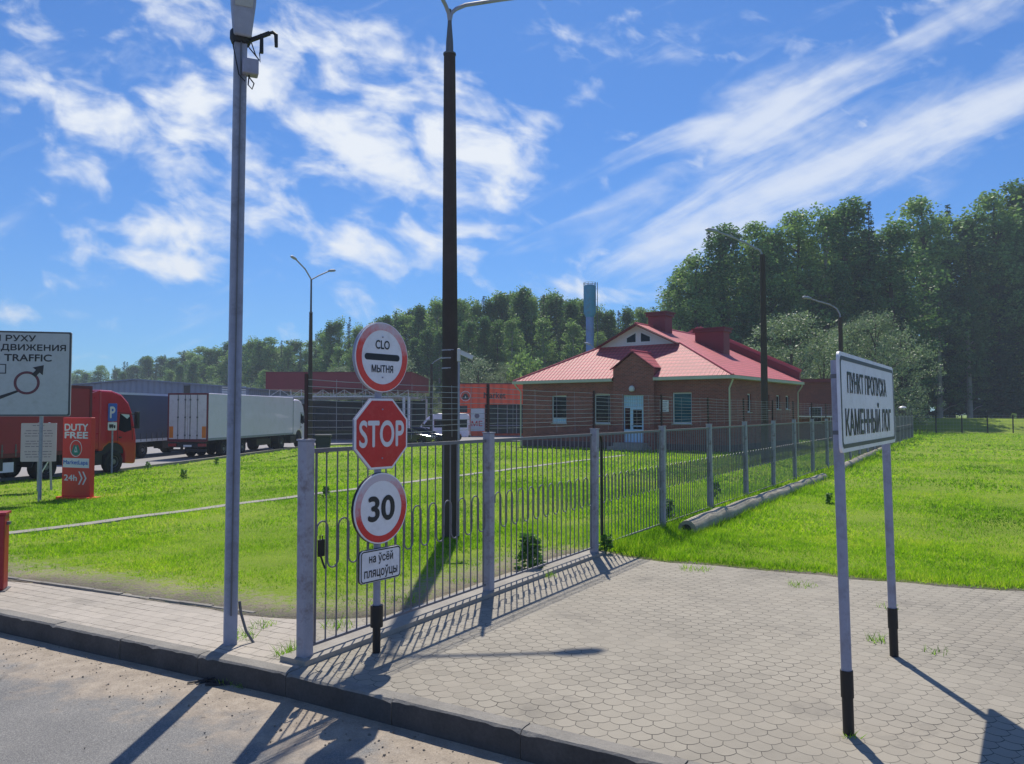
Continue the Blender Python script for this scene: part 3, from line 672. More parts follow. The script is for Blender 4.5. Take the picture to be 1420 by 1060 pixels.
arm_lamp(lp, [f + Vector(q) for q in ((0, 0, -.05), (-.02, -.03, .1), (-.07, -.14, .2), (-.15, -.35, .28), (-.38, -.95, .38), (-.6, -1.55, .48))], .038)
mb = MB()
for y in (487, 498, 512): zz = zt(y, c.y); mb.lathe([(.152, 0), (.154, .025)], 16, (-.03, 0, zz))
mb.build('band', M['galv'], lp)
cc = thing('security_camera', 'white security camera strapped to the tall lamp post', 'camera', (c.x - .03, c.y, 0), 0)
zz = zt(492, c.y); mb = MB(); mb.box(.155, .215, -.2, -.1, zz - .14, zz + .1); mb.build('bracket_box', M['cctv'], cc, bevel=.01)
mb = MB(); mb.T = Matrix.Translation((.27, -.2, zz + .0)) @ Matrix.Rotation(R(24), 4, 'Y'); mb.box(-.05, .2, -.04, .04, -.035, .04); mb.box(-.06, .23, -.048, .048, .04, .048); mb.build('housing', M['cctv'], cc, bevel=.008)
mb = MB(); mb.tube([(.185, -.15, zz - .13), (.185, -.16, .05)], .022, 8); mb.build('conduit', M['galv'], cc, smooth=True)
# left square pole
c = gp(319, 893); sq = thing('lighting_pole', 'grey square steel pole with floodlight on top beside the kerb', 'pole', c, R(24))
zp = zt(40, c.y); mb = MB(); w = .064
for x0, x1, z0, z1 in ((-w, w, -.1, zp),): mb.bar((0, 0, -.1), (.02, 0, zp), 2 * w, 2 * w, (0, 1, 0))
mb.build('shaft', M['pole_grey'], sq, bevel=.012)
mb = MB(); mb.bar((.0, -w - .004, .3), (.02, -w - .004, zp - .1), .012, .05, (0, 1, 0)); mb.build('seam_strip', M['galv_dark'], sq)
mb = MB(); P8 = [(-.085, .02), (.085, .02), (.118, .34), (.13, .75), (-.13, .75), (-.118, .34)]
mb.T = Matrix.Translation((0.03, -.05, zp - .06)) @ Matrix.Rotation(R(14), 4, 'X'); mb.prism_xz(P8, -.12, .1); fl_ = mb.build('floodlight', M['pole_grey'], sq, bevel=.02)
mb = MB(); mb.T = Matrix.Translation((0.03, -.05, zp - .06)) @ Matrix.Rotation(R(14), 4, 'X'); mb.prism_xz([(-.085, .3), (.085, .3), (.105, .7), (-.105, .7)], -.128, -.121); mb.build('lamp_glass', M['lamp_glass'], fl_)
mb = MB(); mb.lathe([(.09, 0), (.11, .05), (.11, .12), (.08, .16)], 14, (.02, -.02, zp - .1)); mb.build('collar', M['dark_plastic'], sq, smooth=True)
zb = zt(88, c.y); mb = MB(); mb.box(.03, .19, -.16, -.04, zb - .09, zb + .07); mb.build('junction_box', M['galv'], sq, bevel=.01)
mb = MB(); mb.tube([(.1, -.1, zb - .09), (.09, -.12, zb - .2), (.13, -.12, zb - .24), (.15, -.1, zb - .17), (.1, -.08, zb - .1)], .007, 6); mb.tube([(-.05, -.09, zp - .1), (-.06, -.09, zb + .2), (.0, -.1, zb - .1), (.06, -.1, zb - .16)], .006, 6); mb.build('cable', M['dark_plastic'], sq)
za = zt(52, c.y); mb = MB(); mb.bar((.05, -.05, za), (.3, -.12, za + .12), .035); mb.bar((.08, -.05, za - .02), (.2, -.1, za - .18), .012); mb.tube([(.22, -.1, za + .1), (.22, -.1, za - .1)], [.018, .022], 8); mb.tube([(.28, -.115, za + .115), (.33, -.13, za + .13), (.36, -.13, za + .11), (.365, -.13, za - .02)], [.014, .018, .022, .018], 8); mb.tube([(.12, -.08, za), (.16, -.09, za - .12), (.21, -.1, za - .2), (.2, -.1, za - .1)], .006, 6); mb.build('cable_bracket', M['dark_plastic'], sq)
mb = MB(); mb.tube([(.085, .0, .42), (.1, -.01, .3), (.15, -.03, .12), (.22, -.05, .0), (.27, -.06, -.05)], .014, 8); mb.build('ground_strap', M['galv_dark'], sq)
# other lamp posts
def conc_lamp(label, base, top_y, arms, r0=.17, r1=.115, tip=.0):
    b = Vector(base); o = thing('lamp_post', label, 'lamp post', b, 0, 'lamp posts around the checkpoint'); zt_ = zt(top_y, b.y) - b.z
    mb = MB(); mb.tube([(0, 0, -.3), (0, 0, zt_ - tip)], [r0, r1], 12); mb.build('shaft', M['concrete_pole'], o, smooth=True)
    if tip: mb = MB(); mb.lathe([(r1 + .015, 0), (r1 + .015, .05), (.07, .12), (.06, tip)], 10, (0, 0, zt_ - tip - .05)); mb.build('steel_top', M['galv_dark'], o, smooth=True)
    for q in arms: arm_lamp(o, [Vector((0, 0, zt_ - .3)), Vector((0, 0, zt_ - .05))] + [Vector((0, 0, zt_)) + Vector(p) for p in q], .048, .6)
    return o
q = at(1061, 620, 36); conc_lamp('dark concrete lamp post with one long arm beside the brick building', (q.x, q.y, 0), 352, [((-.12, 0, .2), (-.8, -.1, .52), (-1.5, -.2, .8), (-2.2, -.3, 1.02))], .18, .12)
q = at(1168, 600, 50); conc_lamp('brownish lamp post with short curved arm rising behind the name board', (q.x, q.y, 0), 440, [((-.04, 0, .25), (-.25, 0, .6), (-.7, 0, .85), (-1.5, -.1, 1.05), (-2.0, -.2, 1.2))], .17, .13)
q = at(429.5, 600, 52); conc_lamp('slim lamp post with two rising arms between the white truck and canopy', (q.x, q.y, hz(q.x, q.y)), 386, [((-.25, -.65, .55), (-.6, -1.6, 1.0)), ((.35, .5, .3), (.9, 1.2, .75))], .19, .11, 2.3)
q = at(598, 600, 72); conc_lamp('small dark utility lamp post in front of the pale willows', (q.x, q.y, hz(q.x, q.y)), 505, [((.3, 0, .25), (1.2, 0, .75), (2.2, 0, 1.1))], .16, .12)
q = at(832, 600, 74); conc_lamp('distant lamp with slanted arm peeking over the red roof by the tower', (q.x, q.y, 0), 492, [((-.1, 0, .15), (-.5, 0, .6), (-.9, 0, .95))], .15, .11)
# green post and low yard lamp by the far end of the fence
q = gh(1241, 616); g = thing('green_post', 'thin dark green metal post at the far end of the fence', 'post', (q.x, q.y, 0)); mb = MB(); mb.box(-.05, .05, -.03, .03, -.1, 1.95); mb.build('stake', M['green_post'], g); mb = MB(); mb.box(-.07, .07, -.04, .04, 1.95, 2.0); mb.build('stake_cap', M['green_post'], g)
q = at(1252, 590, 70); g = thing('yard_lamp', 'low black garden lamp with white globe beyond the green post', 'lamp', (q.x, q.y, 0)); zt_ = zt(573, 70); mb = MB(); mb.tube([(0, 0, -.1), (0, 0, zt_ - .1)], .05, 8); mb.lathe([(.06, 0), (.26, .1), (.28, .3), (.2, .36)], 12, (0, 0, zt_ - .12)); mb.build('stem', M['black'], g, smooth=True)
mb = MB(); mb.lathe([(.1, .0), (.28, .1), (.36, .25), (.26, .38), (.05, .44)], 14, (0, 0, zt_ + .2)); mb.build('globe', M['cctv'], g, smooth=True)
# fallen concrete poles in the grass
def fallen(label, pa, pb, r0, r1):
    a, b_ = Vector(pa), Vector(pb); o = thing('fallen_pole', label, 'concrete pole', a, 0, 'concrete poles lying in the grass'); n = 26
    mb = MB(); q = [Vector((rnd.uniform(-.02, .02), 0, rnd.uniform(-.015, .015))) + (b_ - a) * (i / n) for i in range(n + 1)]; mb.tube([(p.x, p.y, p.z) for p in q], [r0 + (r1 - r0) * i / n + rnd.uniform(-.02, .02) for i in range(n + 1)], 14); mb.build('shaft', M['old_pole'], o, smooth=True)
    d = (b_ - a).normalized(); mb = MB(); mb.tube([-d * .004, d * .001], [r0 * .5, r0 * .5], 12); mb.build('hollow_end', M['black'], o)
a = gp(952, 741); b_ = gp(1142, 664); fallen('long weathered concrete pole lying in the grass, nearest to the pavers', (a.x, a.y, .09), (b_.x, b_.y, .05), .20, .15)
a = gp(1166, 652); b_ = gp(1224, 624); fallen('farther weathered concrete pole lying in the grass behind the name board', (a.x, a.y, .06), (b_.x, b_.y, .06), .18, .14)
# red post at the left edge
q = gp(-7, 819); g = thing('barrier_post', 'dark red metal post on the sidewalk at the left edge', 'barrier post', q, R(20)); mb = MB(); mb.box(-.12, .12, -.12, .12, 0.012, 1.0); mb.build('casing', M['red_post'], g, bevel=.02); mb = MB(); mb.box(-.15, .15, -.15, .15, 0, .012); mb.build('base_plate', M['galv_dark'], g)
mb = MB(); mb.box(-.135, .135, -.135, .135, 1.0, 1.03); mb.build('lid', M['red_post'], g); mb = MB(); mb.box(.121, .16, -.03, .03, .86, .9); mb.build('latch', M['galv_dark'], g)
# ------------------------------------------------------------------ signs on the left lawn
D = 22.0; q = at(5, 660, D); gz = hz(q.x, q.y); rs = thing('scheme_sign', 'large grey traffic scheme board with looped arrow at the left edge', 'sign board', (q.x, q.y, 0), R(14))
zt2 = at(17, 459, D).z; zb2 = at(17, 577.5, D).z; W2 = 1.68
def sx(px): k_ = (px - 710) / F; return (k_ * q.y - q.x) / (math.cos(R(14)) - k_ * math.sin(R(14)))
sz = lambda py: at(40, py, D).z
mb = MB(); mb.prism_xz(rrect(-W2, W2, zb2, zt2, .05), -.02, .02); pl = mb.build('plate', M['sign_grey'], rs)
mb = MB(); fr = rrect(-W2 + .01, W2 - .01, zb2 + .01, zt2 - .01, .05); fi = rrect(-W2 + .06, W2 - .06, zb2 + .05, zt2 - .05, .04); n = len(fr)
mb.add([(x, -.0225, z) for x, z in fr] + [(x, -.0225, z) for x, z in fi], [(i, (i + 1) % n, n + (i + 1) % n, n + i) for i in range(n)]); mb.build('border_line', M['sign_dark'], pl)
for tx, a, b_, c_, d_ in (('Й РУХУ', -11, 48, 473, 462.5), ('ДВИЖЕНИЯ', 0, 90, 487.5, 477.5), ('TRAFFIC', 5, 70.5, 500.8, 491.3)): text('lettering', tx, pl, sx(a), sx(b_), sz(c_), sz(d_), -.023, M['letter'], .035)
mb = MB(); cx, cz, ro = sx(37), sz(531), .335; mb.ring_xz(cx, cz, ro, ro - .07, -.0245, -.0205, 40); mb.build('loop', paint('loop_red', (96, 44, 62), .5), pl)
mb = MB(); A_, B_ = Vector((sx(46), sz(521))), Vector((sx(60), sz(506))); dd_ = (B_ - A_).normalized(); nn = Vector((-dd_.y, dd_.x)); md = A_ + (B_ - A_) * .42
arrow = [A_ + nn * .06, A_ - nn * .06, md - nn * .06, md - nn * .17, B_, md + nn * .17, md + nn * .06]; mb.prism_xz([(v.x, v.y) for v in arrow], -.0265, -.0205)
mb.prism_xz([(sx(25), sz(544)), (sx(27.5), sz(540)), (sx(0), sz(549)), (sx(-20), sz(552)), (sx(-20), sz(556)), (sx(0), sz(554))][::-1], -.0235, -.0205); mb.build('arrow', M['letter'], pl)
mb = MB(); x0, x1, z0, z1 = sx(-6), sx(8), sz(518.5), sz(505); 
for a, b_, c_, d_ in ((x0, x1, z0, z0 + .03), (x0, x1, z1 - .03, z1), (x1 - .03, x1, z0 + .03, z1 - .03), (x0, x0 + .03, z0 + .03, z1 - .03)): mb.box(a, b_, -.0235, -.0205, c_, d_)
mb.build('small_frame', M['sign_dark'], pl)
for x in (sx(57), -1.15):
    mb = MB(); mb.tube([(x, .07, gz - .2), (x, .07, zt2 - .1)], .05, 10); mb.build('leg', M['galv'], rs, smooth=True)
q = gh(52.5, 683); ns = thing('notice_board', 'pale lilac printed notice board on braced legs under the scheme board', 'notice board', q, R(10)); k = q.y / F
zn0, zn1 = H + (572 - 640) * k - q.z, H + (572 - 587) * k - q.z; hw = 22.5 * k
mb = MB(); mb.prism_xz(rrect(-hw, hw, zn0, zn1, .03), -.04, -.01); pn = mb.build('plate', M['paper'], ns)
mb = MB()
for r_ in range(13):
    if r_ in (1, 5, 9): continue
    zz = zn1 - .08 - r_ * (zn1 - zn0 - .15) / 13; ww = hw * (.35 if r_ in (0,) else rnd.uniform(.68, .82)); 
    x = -ww
    while x < ww: e_ = min(ww, x + rnd.uniform(.06, .2)); mb.box(x, e_, -.0425, -.0405, zz - .012, zz + .012); x = e_ + .03
mb.build('printed_lines', M['paper_text'], pn)
for x in (-.02, .3):
    mb = MB(); mb.tube([(x, .02 + abs(x), -.15), (x, .02, zn1 + .02)], .035, 8); mb.build('leg', M['galv'], ns, smooth=True)
mb = MB(); mb.bar((.0, .03, zn0 - .55), (.28, .03, zn0 - .02), .03); mb.build('brace', M['white_pvc'], ns)
q = gh(107, 692); py = thing('advertising_pylon', 'red duty free pylon with white lettering standing on the left lawn', 'pylon', q, R(-22)); k = q.y / F
hh = (692 - 580) * k; cs_, sn_ = math.cos(R(-22)), math.sin(R(-22)); q2 = q + Vector((.06 * sn_, -.06 * cs_, 0))
X = lambda px, q=q2: (((px - 710) / F) * q.y - q.x) / (cs_ - ((px - 710) / F) * sn_)
w = (X(127) - X(88)) / 2; wc = (X(127) + X(88)) / 2
mb = MB(); mb.box(wc - w, wc + w, -.06, .1, .06, hh); bo = mb.build('body', M['pylon_red'], py, bevel=.02)
Z = lambda y: hh - (y - 580) * k
text('lettering', 'DUTY', bo, X(91), X(123), Z(598), Z(589), -.063, M['white_letter'], .05); text('lettering', 'FREE', bo, X(91.5), X(123), Z(608.5), Z(600), -.063, M['white_letter'], .05)
mb = MB(); mb.ring_xz(X(107), Z(622.5), 11.5 * k, 10.7 * k, -.066, -.06, 40); mb.build('emblem_ring', M['white_letter'], bo)
em = [(X(107) + a * k, Z(622.5) + b_ * k) for a, b_ in ((-8.5, -4.5), (-6, -8.3), (0, -10.2), (6, -8.3), (8.5, -4.5), (4, 5), (1.6, 5), (0, 2.5), (-1.6, 5), (-4, 5))]
mb = MB(); mb.prism_xz(em, -.065, -.06); mb.build('emblem', M['teal'], bo)
mb = MB()
for s_ in (-1, 1): mb.prism_xz([(X(107) + s_ * a * k, Z(622.5) + b_ * k) for a, b_ in ((0, 2.4), (0.9, 2.4), (3.2, -5.4), (2.3, -5.4))][::s_], -.0675, -.0655)
mb.box(X(107) - 1.2 * k, X(107) + 1.2 * k, -.0675, -.0655, Z(622.5) - 5.4 * k, Z(622.5) - 3.4 * k); mb.build('emblem_mark', M['white_letter'], bo)
mb = MB(); mb.box(X(89.5), X(125.5), -.066, -.06, Z(649), Z(636)); mb.build('label_strip', M['white_pvc'], bo); text('lettering', 'MarketLapa', bo, X(90.5), X(124), Z(646), Z(639), -.069, M['blue_sign'], .03)
text('lettering', '24h', bo, X(91.5), X(109), Z(667), Z(659), -.063, M['white_letter'], .03)
mb = MB()
for a in (111, 116.5):
    mb.prism_xz([(X(a), Z(654)), (X(a + 1.8), Z(654)), (X(a + 6), Z(663)), (X(a + 1.8), Z(672)), (X(a), Z(672)), (X(a + 4), Z(663))][::-1], -.064, -.06)
mb.build('chevrons', M['white_letter'], bo)
mb = MB(); mb.box(wc - w - .05, wc + w + .1, -.2, .25, -.12, .06); mb.box(wc + w - .25, wc + w + .22, -.3, -.2, -.02, .09); mb.build('base', M['orange'], py)
q = gh(154.5, 657); ps = thing('parking_sign', 'blue parking sign with lorry plate on a thin pole by the red truck', 'road sign', q, R(18)); k = q.y / F
zt_ = (657 - 560) * k; mb = MB(); mb.tube([(0, .04, -.2), (0, .04, zt_)], .04, 8); mb.build('pole', M['galv'], ps, smooth=True)
w = 5.6 * k; mb = MB(); mb.prism_xz(rrect(-w, w, zt_ - 25 * k, zt_, .05), -.02, .0); pp = mb.build('blue_plate', M['blue_sign'], ps); text('lettering', 'P', pp, -w * .5, w * .55, zt_ - 20 * k, zt_ - 5 * k, -.023, M['white_letter'], .04)
mb = MB(); mb.prism_xz(rrect(-w, w, zt_ - 37.5 * k, zt_ - 26 * k, .04), -.02, .0); pp = mb.build('lower_plate', M['white_sign'], ps)
mb = MB(); mb.box(-w * .7, w * .25, -.0235, -.0205, zt_ - 33 * k, zt_ - 29 * k); mb.box(w * .3, w * .7, -.0235, -.0205, zt_ - 33 * k, zt_ - 30.3 * k)
for x in (-.45, .0, .5): mb.prism_xz(circ(x * w, zt_ - 33.6 * k, .035, 10), -.0265, -.0236)
mb.build('lorry_symbol', M['letter'], pp)
# ------------------------------------------------------------------ brick building
UX = Vector((.7976, -.6032)); W, DP, EV, ZR = 14.92, 13.0, 4.42, 8.3
bl = thing('brick_building', 'single storey red brick building with pink red tiled hip roof and pale blue door', 'building', (.76, 54, 0), math.atan2(UX.y, UX.x))
B0 = -.35; PX0, PX1, PF = 7.45, 10.3, -.38
w1, w2, w3, dr = (2.45, 3.64, 1.6, 3.48), (5.81, 7.0, 1.62, 3.52), (11.37, 12.62, 1.66, 3.55), (8.15, 9.59, .46, 3.42)
mb = MB(); mb.wall(0, PX0, B0, EV, [w1, w2]); mb.wall(PX1, W, B0, EV, [w3])
mb.wall(PX0, PX1, B0, 5.08, [dr], PF, .3); cxp = (PX0 + PX1) / 2; mb.quad((PX0, PF, 5.08), (PX1, PF, 5.08), (cxp, PF, 6.08))
for x in (PX0, PX1): mb.quad((x, PF, B0), (x, 1.2, B0), (x, 1.2, 5.08), (x, PF, 5.08))
# right wall, back, left
rwin = [(3.1, 3.75, 2.35, 3.5), (6.5, 7.1, 2.5, 3.5), (8.5, 9.3, 2.55, 3.5), (10.5, 11.3, 2.55, 3.5)]
mb.T = Matrix.Translation((W, 0, 0)) @ Matrix.Rotation(PI / 2, 4, 'Z'); mb.wall(0, DP, B0, EV, rwin)
mb.T = Matrix.Translation((0, DP, 0)) @ Matrix.Rotation(-PI / 2, 4, 'Z'); mb.wall(0, DP, B0, EV, [(3, 4.2, 1.6, 3.5), (8, 9.2, 1.6, 3.5)])
mb.T = None; mb.quad((0, DP, B0), (W, DP, B0), (W, DP, EV), (W / 2, DP, ZR), (0, DP, EV)); wl = mb.build('wall', M['brick'], bl)
mb = MB(); mb.box(-.06, PX0, -.05, .0, B0, .42); mb.box(PX1, W + .05, -.05, 0, B0, .42); mb.box(W, W + .05, 0, DP, B0, .42); mb.build('plinth', rough_stone('plinth_plaster', (96, 74, 76), .25, 2, .4), bl)
def window(par, x0, x1, z0, z1, T, mullions=(), transom=None, gm='glass', y=.1):
    mb = MB(); mb.T = T; t = .07
    mb.box(x0, x1, y, y + .05, z0, z0 + t); mb.box(x0, x1, y, y + .05, z1 - t, z1); mb.box(x0, x0 + t, y, y + .05, z0 + t, z1 - t); mb.box(x1 - t, x1, y, y + .05, z0 + t, z1 - t)
    for m_ in mullions: mb.box(m_ - .03, m_ + .03, y + .003, y + .047, z0 + t, z1 - t)
    if transom: mb.box(x0 + t, x1 - t, y + .006, y + .044, transom - .03, transom + .03)
    f = mb.build('window', M['white_pvc'], par)
    mb = MB(); mb.T = T; mb.box(x0 + .03, x1 - .03, y + .018, y + .03, z0 + .03, z1 - .03); mb.build('pane', M[gm], f)
    mb = MB(); mb.T = T; mb.box(x0 - .05, x1 + .05, -.06, y, z0 - .05, z0 - .003); mb.build('sill', M['gutter'], f); return f
I4 = Matrix.Identity(4)
f1 = window(bl, *w1, I4, (), 1.95); window(bl, *w2, I4, (), None); window(bl, *w3, I4, (), None, 'glass_teal')
mb = MB(); mb.box(2.53, 3.56, .09, .1, 1.66, 1.9); mb.build('shutter_panel', M['door_corr'], f1)
TR = Matrix.Translation((W, 0, 0)) @ Matrix.Rotation(PI / 2, 4, 'Z')
for q in rwin: window(bl, *q, TR, (), None)
# door
mb = MB(); x0, x1, z0, z1 = dr; y = PF + .12
mb.box(x0, x0 + .07, y, y + .06, z0, z1); mb.box(x1 - .07, x1, y, y + .06, z0, z1); mb.box(x0 + .07, x1 - .07, y, y + .06, z1 - .06, z1); mb.box(x0 + .07, x1 - .07, y, y + .06, 2.62, 2.72); mb.box(8.6, 8.68, y, y + .06, z0, 2.62); mb.box(x0 + .07, 8.6, y + .01, y + .05, z0, 1.28)
dfr = mb.build('door_frame', M['door_blue'], bl)
mb = MB(); mb.box(x0 + .07, x1 - .07, y + .015, y + .045, 2.72, z1 - .06); mb.build('corrugated_panel', M['door_corr'], dfr)
mb = MB(); mb.box(x0 + .07, 8.6, y + .02, y + .035, 1.28, 2.62); mb.build('side_pane', M['glass'], dfr)
mb = MB(); mb.box(8.68, 8.80, y + .008, y + .052, z0, 2.62); mb.box(9.42, 9.52, y + .008, y + .052, z0, 2.62); mb.box(8.80, 9.42, y + .008, y + .052, z0, 1.28); mb.box(8.80, 9.42, y + .008, y + .052, 2.52, 2.62); mb.box(8.80, 9.42, y + .011, y + .049, 1.45, 1.52)
dl = mb.build('door', M['door_blue'], bl); mb = MB(); mb.box(8.80, 9.42, y + .02, y + .035, 1.28, 2.52); mb.build('pane', M['glass'], dl)
mb = MB(); mb.box(8.72, 8.75, y - .06, y + .008, 1.5, 1.53); mb.box(8.72, 8.84, y - .06, y - .04, 1.5, 1.53); mb.build('handle', M['galv_dark'], dl)
mb = MB(); mb.box(PX0 + .2, PX1 - .2, PF - 1.2, PF, B0, .22); mb.box(PX0 + .4, PX1 - .4, PF - .8, PF, .22, .44); mb.build('doorstep', M['concrete'], bl)
mb = MB(); mb.lathe([(.02, -.14), (.16, -.1), (.19, .05), (.15, .18), (.05, .24)], 14, (8.87, PF - .16, 3.78)); mb.box(8.8, 8.94, PF - .1, PF, 3.7, 3.8); mb.build('porch_lamp', M['cctv'], bl, smooth=True)
mb = MB(); mb.box(10.55, 11.12, -.04, -.004, 2.62, 3.1); mb.box(10.55, 11.12, -.04, -.004, 2.08 + .3, 2.59); qn = mb.build('wall_plaque', M['white_sign'], bl)
mb = MB()
for zz, a, b_ in ((3.0, .06, .5), (2.9, .1, .46), (2.8, .06, .5), (2.7, .14, .42), (2.5, .08, .48), (2.44, .16, .4)): mb.box(10.55 + a, 10.55 + b_, -.0435, -.0405, zz - .02, zz + .02)
mb.build('printed_lines', M['paper_text'], qn)
# roof
fs, ss = .657, .48; OV = .5; ez = EV + .06; yk = 3.1; xk0, xk1 = 4.44, 10.48; zk = ez + fs * (yk + OV)
rs_ = lambda x: ZR + .04 - ss * abs(x - W / 2)
ez2 = rs_(-OV)
mb = MB(); xl, xr = -OV, W + OV
fz = lambda y: ez2 + (rs_(xk1) - ez2) * (y + OV) / (yk + OV)
px0, px1 = PX0 - .14, PX1 + .14; zp = 5.12; zrp = 6.22; yv = lambda z: (z - ez2) / ((rs_(xk1) - ez2) / (yk + OV)) - OV
# front slope left and right of the porch roof
mb.quad((xl, -OV, ez2), (PX0 - .02, -OV, ez2), (px0, yv(zp), zp), (cxp, yv(zrp), zrp), (cxp, yk, rs_(xk1)), (xk0, yk, rs_(xk0)))
mb.quad((PX1 + .02, -OV, ez2), (xr, -OV, ez2), (xk1, yk, rs_(xk1)), (cxp, yk, rs_(xk1)), (cxp, yv(zrp), zrp), (px1, yv(zp), zp))
mb.quad((xr, -OV, ez2), (xr, DP, ez2), (W / 2, DP, ZR + .04), (W / 2, yk - .5, ZR + .04), (xk1, yk - .5, rs_(xk1)), (xk1, yk, rs_(xk1)))
mb.quad((xl, DP, ez2), (xl, -OV, ez2), (xk0, yk, rs_(xk0)), (xk0, yk - .5, rs_(xk0)), (W / 2, yk - .5, ZR + .04), (W / 2, DP, ZR + .04))
# porch roof slopes
mb.quad((cxp, PF - .1, zrp), (px0, PF - .1, zp), (px0, yv(zp), zp), (cxp, yv(zrp), zrp)); mb.quad((px1, PF - .1, zp), (cxp, PF - .1, zrp), (cxp, yv(zrp), zrp), (px1, yv(zp), zp))
rf = mb.build('roof', M['tile'], bl)
mb = MB(); a = [(xk0, rs_(xk0) - .02), (xk1, rs_(xk1) - .02), (W / 2, ZR)]; mb.prism_xz(a, yk - .02, yk + .04); gb = mb.build('gable_panel', M['white_wall'], rf)
zb = rs_(xk1) + .14
for s_ in (-1, 1):
    mb = MB(); mb.prism_xz([(W / 2 + s_ * .12, zb), (W / 2 + s_ * .95, zb), (W / 2 + s_ * .95, zb + .42), (W / 2 + s_ * .12, zb + .82)][::s_], yk - .06, yk - .02); gw = mb.build('gable_window', M['white_pvc'], rf)
    mb = MB(); mb.prism_xz([(W / 2 + s_ * .2, zb + .08), (W / 2 + s_ * .87, zb + .08), (W / 2 + s_ * .87, zb + .37), (W / 2 + s_ * .2, zb + .69)][::s_], yk - .068, yk - .0605); mb.build('pane', M['glass'], gw)
def verge(mb, p, q, w=.05, h=.26): mb.bar(p, q, w, h)
mb = MB(); yv0 = yk - .53
for s_, xk in ((-1, xk0), (1, xk1)): mb.bar((W / 2, yv0, ZR - .06), (xk, yv0, rs_(xk) - .1), .05, .22, (0, 1, 0))
for xx in (px0, px1): mb.bar((cxp, PF - .12, zrp - .06), (xx, PF - .12, zp - .06), .04, .12, (0, 1, 0))
mb.build('verge_board', M['maroon'], rf)
mb = MB(); rg = .07
for a, c in (((W / 2, yk - .5, ZR + .05), (W / 2, DP, ZR + .05)), ((xr, -OV, ez2 + .01), (xk1, yk, rs_(xk1) + .01)), ((xl, -OV, ez2 + .01), (xk0, yk, rs_(xk0) + .01)), ((cxp, PF - .2, zrp + .01), (cxp, yv(zrp), zrp + .01))): mb.tube([a, c], rg, 8)
mb.build('ridge_cap', paint('ridge_cap_pink', (206, 96, 104), .4), rf, smooth=True)
# raised fire wall along the rear gable
mb = MB(); T0 = .55
for s_ in (-1, 1):
    xe = W / 2 + s_ * (W / 2 + .2); mb.prism_xz([(W / 2, ZR - .1), (xe, rs_(xe) - .3), (xe, rs_(xe) + T0), (W / 2, ZR + T0)][::s_], DP - .02, DP + .3)
fw = mb.build('gable_parapet', M['maroon_corr'], rf)
mb = MB()
for s_ in (-1, 1):
    xe = W / 2 + s_ * (W / 2 + .25); mb.bar((W / 2, DP + .14, ZR + T0 + .03), (xe, DP + .14, rs_(xe) + T0 + .03), .42, .06, (0, 1, 0))
mb.build('parapet_cap', paint('cap_pink', (190, 92, 100), .4), fw)
# chimneys
def chimney(x0, x1, y0, y1, zt_, lab):
    zb = min(rs_(x0), rs_(x1)) - .4; mb = MB(); mb.box(x0, x1, y0, y1, zb, zt_ - .3); ch = mb.build('chimney', M['maroon_corr'], rf); ch['label'] = lab
    mb = MB(); mb.box(x0 - .12, x1 + .12, y0 - .12, y1 + .12, zt_ - .3, zt_ - .08); mb.box(x0 - .2, x1 + .2, y0 - .2, y1 + .2, zt_ - .08, zt_); mb.build('chimney_cap', M['maroon'], ch)
chimney(W / 2 - .35, W / 2 + .95, 5.2, 6.3, 9.35, 'narrow maroon chimney on the ridge'); chimney(9.37, 11.48, 8.0, 9.1, 8.3, 'wide maroon chimney on the right slope')
# eaves: fascia, gutters, soffit, downpipes
mb = MB(); hf = .2
mb.box(xl, PX0 - .03, -OV - .04, -OV, ez2 - hf, ez2 - .02); mb.box(PX1 + .03, xr + .04, -OV - .04, -OV, ez2 - hf, ez2 - .02); mb.box(xr, xr + .04, -OV, DP, ez2 - hf, ez2 - .02); mb.box(xl - .04, xl, -OV - .04, DP, ez2 - hf, ez2 - .02)
mb.box(xl, PX0 - .03, -OV, -.002, ez2 - hf, ez2 - hf + .03); mb.box(PX1 + .03, xr, -OV, -.002, ez2 - hf, ez2 - hf + .03); mb.box(W + .002, xr, -OV + .5, DP, ez2 - hf, ez2 - hf + .03); mb.box(xl, -.002, -OV + .5, DP, ez2 - hf, ez2 - hf + .03)
mb.build('fascia', M['gutter'], rf)
mb = MB(); r_ = .05
for x, y in ((W + .1, -.1), (W + .1, DP - .1), (-.1, -.1)):
    sx_ = 1 if x > 1 else -1
    mb.tube([(x + sx_ * .32, y - .3 if y < 1 else y, ez2 - .18), (x + sx_ * .3, y - .25 if y < 1 else y, ez2 - .3), (x, y, ez2 - .75), (x, y, B0 + .1)], r_, 8)
mb.build('downpipe', M['gutter'], bl, smooth=True)
# annex behind
q = at(1105, 560, 66); an = thing('brick_annex', 'low flat roofed dark brick annex behind the right end of the brick building', 'building', (q.x, q.y, 0), R(-20))
mb = MB(); zt_ = 5.2; mb.wall(0, 5.5, -.3, zt_ - .3, [(1.0, 2.0, 1.4, 2.8), (3.4, 4.4, 1.4, 2.8)]); mb.box(.01, 5.49, .16, 8, -.3, zt_ - .3); mb.build('wall', M['brick_far'], an)
mb = MB(); mb.box(-.2, 5.7, -.25, 8.2, zt_ - .3, zt_); mb.build('roof', M['maroon'], an); window(an, 1.0, 2.0, 1.4, 2.8, I4); window(an, 3.4, 4.4, 1.4, 2.8, I4)
mb = MB(); mb.box(-.3, 5.4, -1.6, -.02, 1.95, 2.05); mb.build('canopy', M['white_pvc'], an)
for x in (-.2, 2.6, 5.3): mb = MB(); mb.tube([(x, -1.5, -.2), (x, -1.5, 1.95)], .05, 8); mb.build('canopy_post', M['galv'], an)
